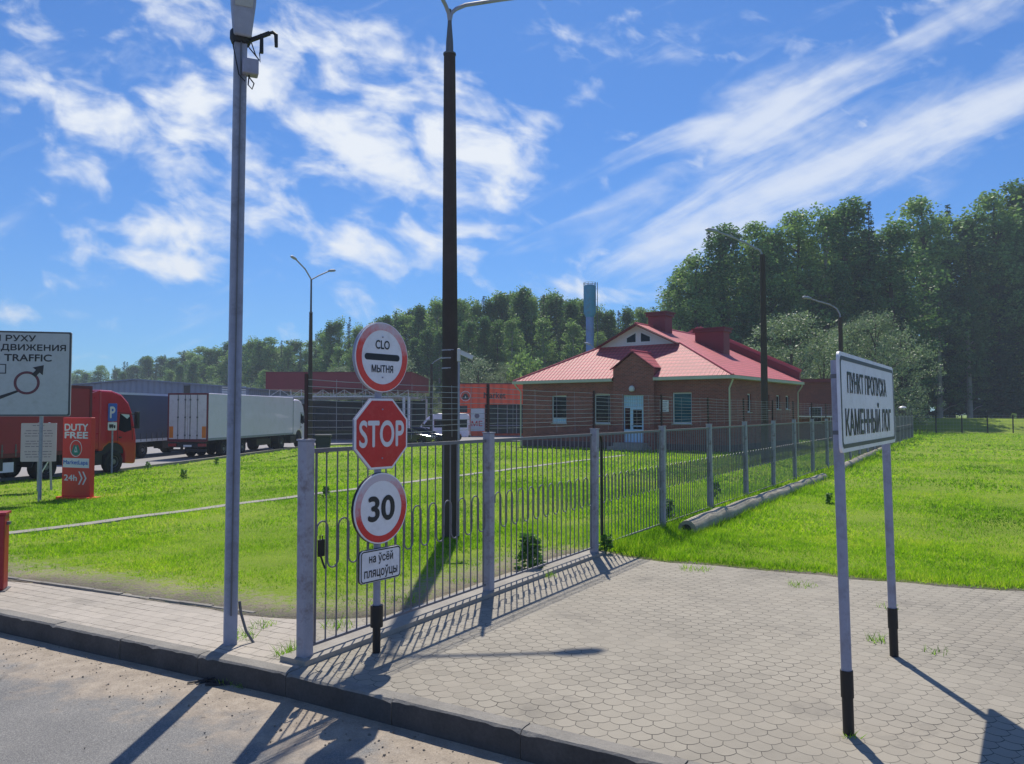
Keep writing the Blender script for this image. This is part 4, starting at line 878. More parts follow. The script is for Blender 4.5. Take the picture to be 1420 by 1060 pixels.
# ------------------------------------------------------------------ water tower
q = at(818.5, 580, 112); wt = thing('water_tower', 'slim blue cylindrical water tower with railing rising over the woods', 'water tower', (q.x, q.y, 0)); D = 112
zt_ = lambda y: H + (572 - y) * D / F; r1, r2 = .0 + 8.6 * D / F, 5.6 * D / F
mb = MB(); mb.lathe([(r2, zt_(440)), (r1, zt_(434)), (r1, zt_(397)), (r1 + .03, zt_(396.8)), (r1 * .9, zt_(395)), (.1, zt_(394))], 24); tk = mb.build('tank', M['tower_blue'], wt, smooth=True)
mb = MB(); mb.lathe([(r2, -.3), (r2, zt_(440) + .02)], 20); mb.build('column', M['tower_pale'], wt, smooth=True)
mb = MB()
for k in range(10): a = 2 * PI * k / 10; mb.tube([(r1 * math.cos(a), r1 * math.sin(a), zt_(396)), (r1 * math.cos(a), r1 * math.sin(a), zt_(391.5))], .03, 5)
for zz in (zt_(391.5), zt_(393.5)): mb.tube([(r1 * math.cos(a), r1 * math.sin(a), zz) for a in np.linspace(0, 2 * PI, 25)], .025, 5)
mb.build('railing', M['galv_dark'], wt)
mb = MB()
for yy in (-.22, .22): mb.tube([(r1 + .22, yy, 2.5), (r1 + .22, yy, zt_(391))], .03, 5)
zz = 2.6
while zz < zt_(392): mb.bar((r1 + .22, -.22, zz), (r1 + .22, .22, zz), .025); zz += .4
for zz in (zt_(430), zt_(415), zt_(400)): mb.bar((r1 - .05, 0, zz), (r1 + .22, 0, zz), .03)
mb.build('ladder', M['galv_dark'], wt)
# ------------------------------------------------------------------ customs canopy
D = 76; ax = at(368, 560, D).x; bx_ = at(570, 560, D).x; cw = bx_ - ax
cn = thing('customs_canopy', 'wide maroon flat canopy on white truss and columns over inspection lanes', 'canopy', (ax, D, LOTZ)); Zc = lambda y: H + (572 - y) * D / F - LOTZ
mb = MB(); mb.box(0, cw, 0, 16, Zc(540), Zc(517)); mb.build('roof', M['maroon_corr'], cn)
mb = MB(); mb.box(-.06, cw + .06, -.06, 16.06, Zc(517) + .002, Zc(517) + .09); mb.build('roof_trim', M['maroon'], cn)
mb = MB(); zt2, zb2 = Zc(540.5), Zc(550)
for yy in (.3, 8, 15.7):
    mb = MB(); mb.bar((.3, yy, zb2), (cw - .3, yy, zb2), .12); n = 13; st = (cw - .6) / n
    for k in range(n + 1): mb.bar((.3 + k * st, yy, zb2), (.3 + k * st, yy, zt2), .06)
    for k in range(0, n, 1): mb.bar((.3 + k * st, yy, zt2 if k % 2 else zb2), (.3 + (k + 1) * st, yy, zb2 if k % 2 else zt2), .05)
    mb.build('truss', M['white_wall'], cn)
for x in (.5, cw - .5):
    for yy in (.3, 15.7):
        for e in (-.25, .25): mb = MB(); mb.tube([(x + e, yy, 0), (x + e, yy, zb2)], .14, 10); mb.build('column', M['white_wall'], cn, smooth=True)
bo = thing('inspection_booth', 'dark glazed inspection booth under the maroon canopy', 'booth', (ax + 1.8, D + 6, LOTZ)); mb = MB(); mb.box(0, 7.5, 0, 3.5, 0, 1.0); mb.box(0, 7.5, 0, 3.5, 3.2, 3.7); mb.build('wall', M['dark_plastic'], bo)
mb = MB(); mb.box(.05, 7.45, .05, 3.45, 1.0, 3.2); mb.build('glazing', M['shop_dark'], bo); mb = MB()
for x in np.linspace(0, 7.4, 6): mb.box(x, x + .1, -.02, .08, 1.0, 3.2)
mb.build('mullion', M['chassis'], bo)
bo = thing('lane_wall', 'dark panelled back wall closing the lanes under the maroon canopy', 'wall', (ax + .3, D + 15.2, LOTZ)); mb = MB(); mb.box(0, cw - .6, 0, .2, 0, 4.2); mb.build('panel', M['bin'], bo); mb = MB()
for k in range(6): mb.box(k * 2.5, k * 2.5 + .2, -.06, -.002, 0, 4.2)
mb.build('rib', M['chassis'], bo)
# barrier boom and waste container
q = at(446, 620, 60); bb = thing('lane_barrier', 'dark horizontal lane barrier rail in front of the canopy', 'barrier', (q.x, q.y, hz(q.x, q.y))); mb = MB(); mb.bar((-.5, 0, 1.25), (6, 0, 1.25), .18, .28); mb.build('rail', M['chassis'], bb)
for x in (-.2, 2.6, 5.6): mb = MB(); mb.tube([(x, .0, -.2), (x, 0, 1.12)], .07, 8); mb.build('post', M['galv_dark'], bb)
q = gh(448, 628); wb = thing('waste_container', 'dark waste container on the lawn edge behind the first fence post', 'waste bin', (q.x, q.y, q.z), R(8)); mb = MB(); hh = 25 * q.y / F
mb.prism_xz([(-.42, .1), (.42, .1), (.52, hh * .85), (-.52, hh * .85)], -.4, .4); mb.build('body', M['bin'], wb, bevel=.03); mb = MB(); mb.box(-.56, .56, -.44, .44, hh * .85, hh); mb.build('lid', M['bin'], wb, bevel=.05)
for x in (-.35, .35): mb = MB(); mb.T = Matrix.Translation((x, -.3, .08)) @ Matrix.Rotation(PI / 2, 4, 'Y'); mb.lathe([(.08, -.03), (.08, .03)], 10); mb.build('wheel', M['tyre'], wb)
# ------------------------------------------------------------------ orange shop
D = 92; ax = at(635, 560, D).x; bx_ = at(745, 560, D).x; sw = bx_ - ax; gz = -.3; Zs = lambda y: H + (572 - y) * D / F - gz; Xs = lambda px: at(px, 560, D).x - ax
sh = thing('duty_free_shop', 'orange duty free shop with round emblem and dark glazed front', 'shop', (ax, D, gz))
mb = MB(); mb.box(0, Xs(672), 0, 9, -.3, Zs(533)); mb.box(Xs(672), sw, 0, 9, Zs(561), Zs(533)); mb.box(Xs(672) + .002, sw - .02, 2.2, 9, -.3, Zs(561) - .002); wl = mb.build('wall', M['orange_corr'], sh)
mb = MB(); mb.box(-.1, sw + .1, -.1, 9.1, Zs(533) + .002, Zs(533) + .12); mb.build('roof', M['maroon'], sh)
mb = MB(); mb.box(Xs(672) + .01, sw - .05, 1.9, 2.19, .1, Zs(561) - .01); gl = mb.build('glazing', M['shop_dark'], sh); mb = MB()
for x in np.linspace(Xs(676), sw - .2, 6): mb.box(x, x + .09, 1.82, 1.898, .1, Zs(561) - .01)
mb.box(Xs(673), sw - .06, 1.83, 1.897, 1.0, 1.1); mb.build('mullion', M['galv'], gl)
ex, ezz = Xs(645.5), Zs(549.5); er = 7 * D / F; mb = MB(); mb.prism_xz(circ(ex, ezz, er - .05, 32), -.05, -.002); em = mb.build('emblem', paint('emblem_orange', (206, 70, 40), .5), sh); mb = MB(); mb.ring_xz(ex, ezz, er, er - .06, -.06, -.002, 32); mb.build('emblem_ring', M['white_letter'], em)
mb = MB(); mb.prism_xz([(ex + a * er, ezz + b_ * er) for a, b_ in ((-.7, -.4), (-.45, -.68), (.45, -.68), (.7, -.4), (.25, .45), (-.25, .45))], -.07, -.051); mb.build('emblem_mark', M['bin'], em)
mb = MB(); mb.prism_xz([(ex + a * er, ezz + b_ * er) for a, b_ in ((-.2, -.45), (.2, -.45), (0, .1))], -.08, -.071); mb.build('emblem_mark', M['white_letter'], em)
text('lettering', 'Market', wl, Xs(671), Xs(701), Zs(552.5), Zs(544.5), -.03, M['bin'], .025)
mb = MB(); mb.box(Xs(653), Xs(672), -.06, -.002, Zs(598), Zs(567)); pn = mb.build('poster', M['white_pvc'], sh); text('lettering', 'МЕ', pn, Xs(654), Xs(669), Zs(591), Zs(584), -.065, M['stop_red'], .03)
mb = MB(); mb.prism_xz(circ(Xs(661.5), Zs(577), .3, 16), -.066, -.061); mb.build('poster_mark', M['paper_text'], pn)
mb = MB(); mb.box(Xs(637), Xs(648), -.04, -.002, Zs(572), Zs(563)); mb.build('vent_window', M['shop_dark'], sh)
# ------------------------------------------------------------------ warehouse
D = 104; ax = at(84, 560, D).x; wh = thing('warehouse', 'long low blue grey metal warehouse behind the lorries', 'warehouse', (ax, D, LOTZ)); Zw = lambda y: H + (572 - y) * D / F - LOTZ; Xw = lambda px: at(px, 560, D).x - ax
mb = MB(); mb.prism_xz([(0, -.2), (Xw(345), -.2), (Xw(345), Zw(539)), (Xw(190), Zw(527)), (0, Zw(536))], 0, 30); mb.build('wall', M['ware_corr'], wh)
mb = MB(); mb.bar((-.5, 15, Zw(535.6)), (Xw(190), 15, Zw(526.2)), 31, .25, (0, 1, 0)) if False else None
mb.add([(-.6, -.6, Zw(535.2)), (Xw(190), -.6, Zw(525.6)), (Xw(349), -.6, Zw(538)), (-.6, 31, Zw(535.2)), (Xw(190), 31, Zw(525.6)), (Xw(349), 31, Zw(538)), (-.6, -.6, Zw(536.6)), (Xw(190), -.6, Zw(527)), (Xw(349), -.6, Zw(539.6)), (-.6, 31, Zw(536.6)), (Xw(190), 31, Zw(527)), (Xw(349), 31, Zw(539.6))],
       [(0, 1, 4, 3), (1, 2, 5, 4), (0, 6, 7, 1), (1, 7, 8, 2), (2, 8, 11, 5), (0, 3, 9, 6)]); mb.build('roof', M['warehouse'], wh)
mb = MB(); mb.box(Xw(255), Xw(263), -.12, -.002, Zw(549), Zw(535)); mb.build('duct', M['chassis'], wh); mb = MB()
for k in range(4): mb.box(Xw(308), Xw(341), -.1, -.002, Zw(548 - 3.2 * k), Zw(546 - 3.2 * k))
mb.build('louvre', M['white_pvc'], wh)
# ------------------------------------------------------------------ lorries
def wheel(par, x, y, r, w, out, name='wheel'):
    T = Matrix.Translation((x, y, r)) @ Matrix.Rotation(PI / 2 * -out, 4, 'X')
    mb = MB(); mb.T = T; mb.lathe([(r * .55, -w / 2), (r * .9, -w / 2), (r, -w / 2 + .05), (r, w / 2 - .05), (r * .9, w / 2), (r * .58, w / 2), (r * .5, w / 2 - .06)], 20); wh_ = mb.build(name, M['tyre'], par, smooth=True)
    mb = MB(); mb.T = T; mb.lathe([(r * .5, w / 2 - .12), (r * .5, w / 2 - .02), (r * .44, w / 2 - .1), (r * .3, w / 2 - .1), (r * .2, w / 2 - .02), (.01, w / 2 - .02)], 16); mb.build('rim', M['rim'], wh_, smooth=True)
    return wh_
def tractor(root, mat, x0=0.0):     # cab with front at x0, looking along +x
    pr = [(-2.25, 1.05), (-1.98, 1.05), (-1.9, 1.22), (-1.62, 1.40), (-1.15, 1.40), (-.82, 1.2), (-.72, .95), (-.70, .42), (-.04, .36), (0, .6), (0, 1.5), (-.06, 1.95), (-.30, 2.85), (-.52, 3.3), (-.95, 3.68), (-1.5, 3.84), (-2.25, 3.86)]
    mb = MB(); mb.prism_xz([(x0 + x, z) for x, z in pr], -1.23, 1.23); cab = mb.build('cab', mat, root, bevel=.09)
    ws = [(-.075, 2.0), (-.305, 2.8)]; mb = MB(); mb.add([(x0 + ws[0][0] + .03, -1.05, 2.0), (x0 + ws[0][0] + .03, 1.05, 2.0), (x0 + ws[1][0] + .03, 1.0, 2.8), (x0 + ws[1][0] + .03, -1.0, 2.8)], [(0, 1, 2, 3)]); mb.build('windscreen', M['car_glass'], cab)
    for s_ in (-1, 1):
        mb = MB(); mb.prism_xz([(x0 - .32, 1.98), (x0 - .45, 2.72), (x0 - 1.05, 2.76), (x0 - 1.12, 2.0), (x0 - .75, 1.88)], s_ * 1.232 - .004, s_ * 1.232 + .004); sw_ = mb.build('side_window', M['car_glass'], cab)
        mb = MB(); mb.prism_xz([(x0 - .47, 2.63), (x0 - .5, 2.72), (x0 - 1.0, 2.75), (x0 - .62, 2.52)], s_ * 1.242 - .003, s_ * 1.242 + .003); mb.build('curtain', M['white_pvc'], sw_)
        mb = MB(); mb.bar((x0 - .36, s_ * 1.2, 2.75), (x0 - .2, s_ * 1.42, 2.75), .06); mb.box(x0 - .27, x0 - .12, s_ * 1.42 - .1, s_ * 1.42 + .1, 2.05, 2.85); mb.bar((x0 - .3, s_ * 1.2, 2.12), (x0 - .2, s_ * 1.4, 2.12), .05); mb.build('mirror', M['dark_plastic'], cab, bevel=.02)
        mb = MB(); 
        for a, b_ in (((-.26, 1.5), (-.3, 1.98)), ((-1.18, 1.45), (-1.18, 2.8)), ((-.46, 2.76), (-1.18, 2.82))): mb.bar((x0 + a[0], s_ * 1.234, a[1]), (x0 + b_[0], s_ * 1.234, b_[1]), .02, .012, (0, 1, 0))
        mb.box(x0 - 1.1, x0 - .95, s_ * 1.25 - .015, s_ * 1.25 + .015, 1.62, 1.68); mb.build('door_seam', M['chassis'], cab)
        mb = MB(); mb.prism_xz([(x0 - 2.9, 1.15), (x0 - 2.26, 1.15), (x0 - 2.26, 3.8), (x0 - 2.75, 3.7)], s_ * 1.18 - .03, s_ * 1.18 + .03); mb.build('side_deflector', mat, cab)
        mb = MB(); mb.box(x0 - .03, x0 + .02, s_ * .85 - .22, s_ * .85 + .22, .62, .85); mb.build('headlight', M['lens_white'], cab)
    mb = MB(); mb.box(x0 - 2.2, x0 - .74, -1.16, 1.16, .88, 1.38); mb.build('wheel_well', M['dark_plastic'], cab)
    mb = MB(); mb.box(x0 - .02, x0 + .012, -.62, .62, .95, 1.75); mb.build('grille', M['dark_plastic'], cab)
    mb = MB(); mb.box(x0 - .62, x0 - .3, -1.1, 1.1, 2.95, 3.0); mb.build('sun_visor', M['dark_plastic'], cab)
    mb = MB(); mb.box(x0 - 6.0, x0 - 1.0, -.42, .42, .62, .95); mb.box(x0 - 3.1, x0 - 2.0, -1.2, -.5, .42, 1.0); mb.box(x0 - 3.1, x0 - 2.0, .5, 1.2, .42, 1.0); mb.build('chassis', M['chassis'], root, bevel=.03)
    for s_ in (-1, 1):
        wheel(root, x0 - 1.38, s_ * 1.12, .53, .32, s_); wheel(root, x0 - 4.95, s_ * .98, .51, .58, s_)
        mb = MB(); mb.T = Matrix.Translation((x0 - 4.95, s_ * .98, .0)); mb.prism_xz([(.72, .55), (.55, 1.0), (.2, 1.18), (-.2, 1.18), (-.55, 1.0), (-.72, .55), (-.76, .57), (-.58, 1.04), (-.2, 1.23), (.2, 1.23), (.58, 1.04), (.76, .57)][::-1], -.3, .3); mb.build('mudguard', M['dark_plastic'], root)
def trailer(root, xf, mat, L=13.6, hgt_=4.0, kind='curtain', guard=True):      # front of the load box at xf
    xb = xf - L; z0 = 1.12; zb = z0 + .0
    mb = MB(); mb.box(xb, xf, -1.27, 1.27, z0, hgt_); bx = mb.build('load_box', mat, root, bevel=.03)
    if kind == 'curtain':
        mb = MB(); mb.box(xb - .03, xf + .03, -1.285, 1.285, hgt_ - .12, hgt_ + .01); mb.box(xb - .02, xf + .02, -1.285, 1.285, z0 - .12, z0 + .06)
        for s_ in (-1, 1): mb.box(xf - .1, xf + .035, s_ * 1.25 - .04, s_ * 1.25 + .04, z0, hgt_); mb.box(xb - .035, xb + .1, s_ * 1.25 - .04, s_ * 1.25 + .04, z0, hgt_)
        mb.build('frame_rail', M['white_pvc'] if mat is M['curtain_grey'] else M['maroon'], bx)
        mb = MB(); x = xb + .3
        while x < xf - .2:
            for s_ in (-1, 1): mb.box(x, x + .05, s_ * 1.283 - .008, s_ * 1.283 + .008, z0 - .08, z0 + .42); mb.box(x - .02, x + .07, s_ * 1.29 - .012, s_ * 1.29 + .012, z0 + .12, z0 + .2)
            x += .6
        mb.build('strap', M['galv_dark'], bx)
    else:
        mb = MB()
        for s_ in (-1, 1): mb.box(xb, xf, s_ * 1.275 - .01, s_ * 1.275 + .01, z0 - .02, z0 + .12); mb.box(xf - .08, xf + .01, s_ * 1.275 - .012, s_ * 1.275 + .012, z0, hgt_)
        mb.build('side_rail', M['galv'], bx)
        mb = MB(); mb.box(xf + .0, xf + .45, -.9, .9, hgt_ - 1.6, hgt_ - .2); mb.build('cooling_unit', M['white_pvc'], bx, bevel=.08)
    # rear doors
    for s_ in (-1, 1):
        mb = MB(); mb.box(xb - .05, xb - .001, min(s_ * .012, s_ * 1.2), max(s_ * .012, s_ * 1.2), z0 + .08, hgt_ - .1); dd_ = mb.build('rear_door', M['door_white'] if kind != 'curtain' else M['dark_plastic'], bx)
        mb = MB()
        for yy in (.16, .62): mb.tube([(xb - .075, s_ * yy, z0 + .05), (xb - .075, s_ * yy, hgt_ - .08)], .017, 6); [mb.box(xb - .1, xb - .05, s_ * yy - .04, s_ * yy + .04, zz - .05, zz + .05) for zz in (z0 + .3, z0 + 1.4, hgt_ - .4)]
        mb.build('lock_rod', M['galv_dark'], dd_)
        mb = MB(); mb.box(xb - .058, xb - .051, s_ * 1.05 - .13, s_ * 1.05 + .13, z0 + .15, z0 + .85); mb.build('warning_panel', M['amber'], dd_)
        mb = MB(); mb.box(xb - .1, xb - .02, s_ * .95 - .25, s_ * .95 + .25, .75, .92); mb.build('tail_light', M['red_lens'], bx)
    mb = MB(); mb.box(xb - .06, xb + .02, -1.29, -1.2, z0 - .05, hgt_); mb.box(xb - .06, xb + .02, 1.2, 1.29, z0 - .05, hgt_); mb.box(xb - .06, xb + .02, -1.2, 1.2, hgt_ - .1, hgt_ + .01); mb.box(xb - .06, xb + .02, -1.2, 1.2, z0 - .1, z0 + .07); mb.build('door_surround', M['maroon'] if kind != 'curtain' else M['chassis'], bx)
    mb = MB(); mb.box(xb + .2, xf - 1, -.55, .55, .85, z0 - .13); mb.box(xb - .02, xb + .08, -1.2, 1.2, .68, .96); mb.box(xb + .05, xb + .15, -1.15, 1.15, .42, .58)
    for s_ in (-1, 1): mb.bar((xf - 3.4, s_ * .8, .3), (xf - 3.4, s_ * .8, 1.0), .14); mb.box(xf - 6.6, xf - 4.2, s_ * .95 - .3, s_ * .95 + .3, .5, .95)
    mb.build('underframe', M['chassis'], root)
    mb = MB(); mb.box(xb - .035, xb - .022, -.26, .26, .72, .84); mb.build('number_plate', M['white_sign'], root)
    if guard:
        mb = MB()
        for s_ in (-1, 1): mb.box(xf - 8.2, xf - 3.7, s_ * 1.2 - .015, s_ * 1.2 + .015, .42, .82)
        mb.build('side_guard', M['truck_white'], root)
    for k in range(3):
        for s_ in (-1, 1): wheel(root, xb + 2.3 + 1.31 * k, s_ * 1.02, .5, .38, s_)
def lorry(label, front, heading, cabmat, boxmat, kind, guard=True):
    o = thing('lorry', label, 'lorry', (front[0], front[1], LOTZ), math.atan2(heading[1], heading[0]), 'lorries waiting in the lot'); tractor(o, cabmat); trailer(o, -2.75, boxmat, kind=kind, guard=guard); return o
lorry('red lorry with sloping roofed cab and red curtain trailer beside the parking sign', (-19.35, 37.7), (.3, .954), M['truck_red'], M['curtain_red'], 'curtain')
hd = Vector((.10, .995)).normalized(); rr = Vector((-18.55, 47.0)) + Vector((-hd.y, hd.x)) * 1.27; fr_ = rr + hd * 16.35
lorry('white refrigerated lorry parked with its barred rear doors towards the lawn', fr_, hd, M['truck_white'], M['truck_white'], 'reefer', False)
rr = Vector((-20.15, 47.0)) + Vector((-hd.y, hd.x)) * 4.0; fr_ = rr + hd * 12.0
lorry('grey curtain sided lorry between the red cab and the white trailer', fr_, hd, M['truck_white'], M['curtain_grey'], 'curtain', False)
# ------------------------------------------------------------------ cars and van
def car(label, loc, rz, mat, Lc=4.6):
    o = thing('parked_car', label, 'car', loc, rz, 'dark cars parked by the shop'); w = .88
    low = [(-2.25, .35), (-1.75, .28), (-1.72, .5), (-1.55, .68), (-1.2, .68), (-1.03, .5), (-1.0, .25), (.95, .25), (.98, .5), (1.15, .68), (1.5, .68), (1.67, .5), (1.7, .28), (2.2, .3), (2.28, .55), (2.15, .78), (1.2, .93), (-1.9, .98), (-2.28, .9)]
    mb = MB(); mb.prism_xz(low, -w, w); b = mb.build('body', mat, o, bevel=.07)
    top = [(-2.0, .96, .80), (-1.45, 1.38, .62), (-.6, 1.47, .6), (.15, 1.42, .6), (1.15, .94, .78)]
    mb = MB(); n = len(top); mb.add([(x, -y, z) for x, z, y in top] + [(x, y, z) for x, z, y in top], [(i, i + 1, n + i + 1, n + i) for i in range(n - 1)] + [tuple(range(n))[::-1], tuple(range(n, 2 * n))]); cb = mb.build('cabin', mat, o, smooth=True)
    for s_ in (-1, 1):
        mb = MB(); mb.add([(-1.75, s_ * .775, 1.0), (-1.38, s_ * .655, 1.32), (-.6, s_ * .635, 1.4), (.12, s_ * .64, 1.35), (.92, s_ * .775, .99)], [(0, 1, 2, 3, 4)]); mb.build('side_window', M['car_glass'], cb)
        mb = MB(); mb.box(.72, .92, s_ * .98 - .1, s_ * .98 + .1, .98, 1.1); mb.build('mirror', mat, o, bevel=.03)
        mb = MB(); mb.box(2.08, 2.24, s_ * .66 - .16, s_ * .66 + .16, .62, .74); mb.build('headlight', M['lens_white'], o, bevel=.02)
        for x in (-1.38, 1.33): wheel(o, x, s_ * .78, .32, .2, s_)
    mb = MB(); mb.add([(.24, -.58, 1.39), (.24, .58, 1.39), (1.12, .74, .965), (1.12, -.74, .965)], [(0, 1, 2, 3)]); mb.T = Matrix.Translation((.01, 0, .02)); mb.build('windscreen', M['car_glass'], cb); mb.v = [v + Vector((.015, 0, .02)) for v in mb.v]
    return o
q = at(566, 600, 66.5); car('black car with pale roof edge parked nearest to the lawn', (q.x, q.y, hz(q.x, q.y)), R(-4), M['car_black'])
q = at(587, 600, 70.5); car('navy car parked between the black car and the white van', (q.x, q.y, hz(q.x, q.y)), R(-4), M['car_blue'])
q = at(612, 600, 76); vn = thing('passenger_van', 'white high roof passenger van with dark side windows by the orange shop', 'van', (q.x, q.y, hz(q.x, q.y)), PI); k = 1.06
pr = [(2.65, .45), (2.72, .8), (2.6, 1.1), (2.0, 1.35), (1.35, 2.25), (.9, 2.58), (.2, 2.72), (-2.6, 2.72), (-2.72, 2.5), (-2.78, 1.2), (-2.75, .45), (-2.1, .4), (-2.0, .7), (-1.75, .82), (-1.4, .82), (-1.15, .7), (-1.05, .4), (1.2, .4), (1.3, .7), (1.55, .82), (1.9, .82), (2.15, .7), (2.25, .42)]
mb = MB(); mb.prism_xz(pr[::-1], -.98, .98); vb = mb.build('body', M['truck_white'], vn, bevel=.1)
for s_ in (-1, 1):
    mb = MB(); mb.prism_xz([(-2.6, 1.35), (.62, 1.35), (.62, 2.15), (-2.6, 2.15)], s_ * .985 - .004, s_ * .985 + .004); mb.prism_xz([(.75, 1.35), (1.75, 1.4), (1.2, 2.12), (.75, 2.12)], s_ * .985 - .004, s_ * .985 + .004); mb.build('side_window', M['car_glass'], vb)
    mb = MB(); mb.box(-2.8, -2.72, s_ * .85 - .1, s_ * .85 + .1, 1.0, 1.6); mb.build('tail_light', M['red_lens'], vn); mb = MB(); mb.box(1.6, 1.75, s_ * 1.14 - .12, s_ * 1.14 + .12, 1.4, 1.75); mb.build('mirror', M['dark_plastic'], vn, bevel=.02)
    for x in (-1.58, 1.72): wheel(vn, x, s_ * .86, .36, .24, s_)
mb = MB(); mb.add([(1.42, -.85, 2.22), (1.42, .85, 2.22), (2.04, .9, 1.4), (2.04, -.9, 1.4)], [(0, 1, 2, 3)]); mb.v = [v + Vector((.02, 0, .02)) for v in mb.v]; mb.build('windscreen', M['car_glass'], vb)
mb = MB(); mb.box(-2.9, -2.74, -.95, .95, .42, .62); mb.build('bumper', M['dark_plastic'], vn, bevel=.03)
# ------------------------------------------------------------------ foliage
def cards(name, C, size, mat, parent, seed=0, flat=0.0, asp=.62):
    g = np.random.default_rng(seed); n = len(C)
    a = g.normal(size=(n, 3)); a[:, 2] *= (1 - flat); a /= np.linalg.norm(a, axis=1, keepdims=True)
    b = np.cross(a, g.normal(size=(n, 3))); b /= np.linalg.norm(b, axis=1, keepdims=True)
    s = (np.asarray(size) * np.ones(n))[:, None]
    P = np.stack([C - a * s * .5, C + b * s * .5 * asp - a * s * .05, C + a * s * .5, C - b * s * .5 * asp + a * s * .05], 1).reshape(-1, 3)
    me = bpy.data.meshes.new(name); me.vertices.add(4 * n); me.vertices.foreach_set('co', P.astype(np.float32).ravel())
    me.loops.add(4 * n); me.loops.foreach_set('vertex_index', np.arange(4 * n, dtype=np.int32))
    me.polygons.add(n); me.polygons.foreach_set('loop_start', np.arange(0, 4 * n, 4, dtype=np.int32)); me.polygons.foreach_set('loop_total', np.full(n, 4, np.int32))
    me.update(); me.materials.append(mat); o = bpy.data.objects.new(name, me); COL.objects.link(o); o.parent = parent; return o
def clumps(g, Kc, prof, z0, z1, lean=0.0):
    out = []; ph = g.uniform(0, 6)
    for _ in range(Kc):
        t = g.uniform(0, 1) ** .85; r = prof(t) * math.sqrt(g.uniform(.12, 1.25)); a = g.uniform(0, 2 * PI); r *= .86 + .2 * math.sin(3 * a + 9 * t + ph) + .12 * math.sin(2 * a - 17 * t)
        out.append((r * math.cos(a) + lean * t, r * math.sin(a), z0 + (z1 - z0) * t))
    return np.array(out)
def broad(label, cat, seed, Ht, z0, rad, K, per, ls, mat, bark, prof, rc=(1.1, 2.0), name='broadleaf_tree'):
    g = np.random.default_rng(seed); root = thing(name, label, cat); cl = clumps(g, K, lambda t: rad * prof(t), z0, Ht - .8)
    C = []; S_ = []
    for c in cl:
        r = g.uniform(*rc) * (1 if g.uniform() < .75 else .55); n = int(per * g.uniform(.9, 1.5) * (r / 1.6) ** 1.2); d = g.normal(size=(n, 3)); d /= np.linalg.norm(d, axis=1, keepdims=True)
        d[:, 2] = np.where(d[:, 2] < -.2, d[:, 2] * .5, d[:, 2]); q = d * (r * (.45 + .65 * g.uniform(0, 1, n) ** .7))[:, None] * np.array([1, 1, g.uniform(.7, 1.3)]); C.append(c + q); S_.append(ls * g.uniform(.6, 1.35, n))
    cards('crown', np.concatenate(C), np.concatenate(S_), mat, root, seed, .2)
    mb = MB(); bend = [g.uniform(-.25, .25) for _ in range(5)]; r0 = .014 * Ht
    pts_ = [(bend[0] * k * .5, bend[1] * k * .4, Ht * .9 * k / 5 - (.3 if k == 0 else 0)) for k in range(6)]; mb.tube(pts_, [r0 * (1.15 - .18 * k) for k in range(6)], 8)
    for c in cl[:: max(1, K // 14)]:
        zz = max(z0 * .6, c[2] - g.uniform(1.0, 3.0)); k = zz / (Ht * .9) * 5; s0 = (bend[0] * k * .5, bend[1] * k * .4, zz); mb.tube([s0, ((s0[0] + c[0]) / 2, (s0[1] + c[1]) / 2, (zz + c[2]) / 2 + .3), tuple(c)], [r0 * .35, r0 * .22, r0 * .08], 5)
    mb.build('trunk', bark, root, smooth=True); return root
def spruce(label, cat, seed, Ht, rad, mat, name='spruce_tree'):
    g = np.random.default_rng(seed); root = thing(name, label, cat); C = []; S_ = []; mb = MB(); z = .8
    mb.tube([(0, 0, -.3), (0, 0, Ht * .5), (0, 0, Ht * .98)], [.012 * Ht, .007 * Ht, .02], 8)
    while z < Ht:
        t = z / Ht; r = rad * (1 - t) ** .85 * g.uniform(.6, 1.15) + .12; nb = int(2.5 + 3.2 * (1 - t))
        for k in range(nb):
            a = g.uniform(0, 2 * PI); rr = r * g.uniform(.75, 1.1); n = max(10, int(rr * 20)); f = g.uniform(.1, 1, n) ** .8; dr = -.28 * rr * f ** 1.4 + .1 * f
            C.append(np.stack([np.cos(a) * rr * f, np.sin(a) * rr * f, z + dr], 1) + g.normal(size=(n, 3)) * (.1 + .12 * rr * (.3 + f * .3))[:, None] * np.array([1, 1, .5])); S_.append(.50 * g.uniform(.6, 1.2, n) * (.6 + .5 * (1 - t)))
        z += Ht / 110 * g.uniform(.4, 1.6)
    cards('crown', np.concatenate(C), np.concatenate(S_), mat, root, seed, .3, .42); mb.build('trunk', M['bark'], root, smooth=True); return root
egg = lambda t: max(.06, (math.sin(PI * min(1, (t * .86 + .12))) ** .62)); tall = lambda t: max(.1, (1 - abs(2 * t - .85) ** 2.2 * .75)) if t < .95 else .3
spire = lambda t: max(.07, (1 - t) ** .7 * (.55 + .45 * min(1, t * 5)) * 1.15)
FG = 'trees of the forest edge'
protos = [
 broad('tall dark leafy tree standing among others in the forest edge', 'tree', 1, 30, 2.0, 4.6, 210, 95, .40, M['leaf_dark'], M['bark'], tall, (.7, 1.5)),
 broad('tall dark leafy tree standing among others in the forest edge', 'tree', 2, 28, 1.6, 3.9, 190, 95, .38, M['leaf_mid'], M['bark_birch'], tall, (.6, 1.35)),
 broad('tall dark leafy tree standing among others in the forest edge', 'tree', 3, 30, 2.6, 5.0, 220, 95, .42, M['leaf_mid'], M['bark'], egg, (.7, 1.6)),
 broad('tall dark leafy tree standing among others in the forest edge', 'tree', 4, 26, 1.6, 3.3, 170, 90, .36, M['leaf_dark'], M['bark_birch'], spire, (.6, 1.2)),
 broad('tall dark leafy tree standing among others in the forest edge', 'tree', 12, 29, 2.0, 4.2, 200, 90, .40, M['leaf_dark'], M['bark'], spire, (.6, 1.4)),
]
NP_ = len(protos)
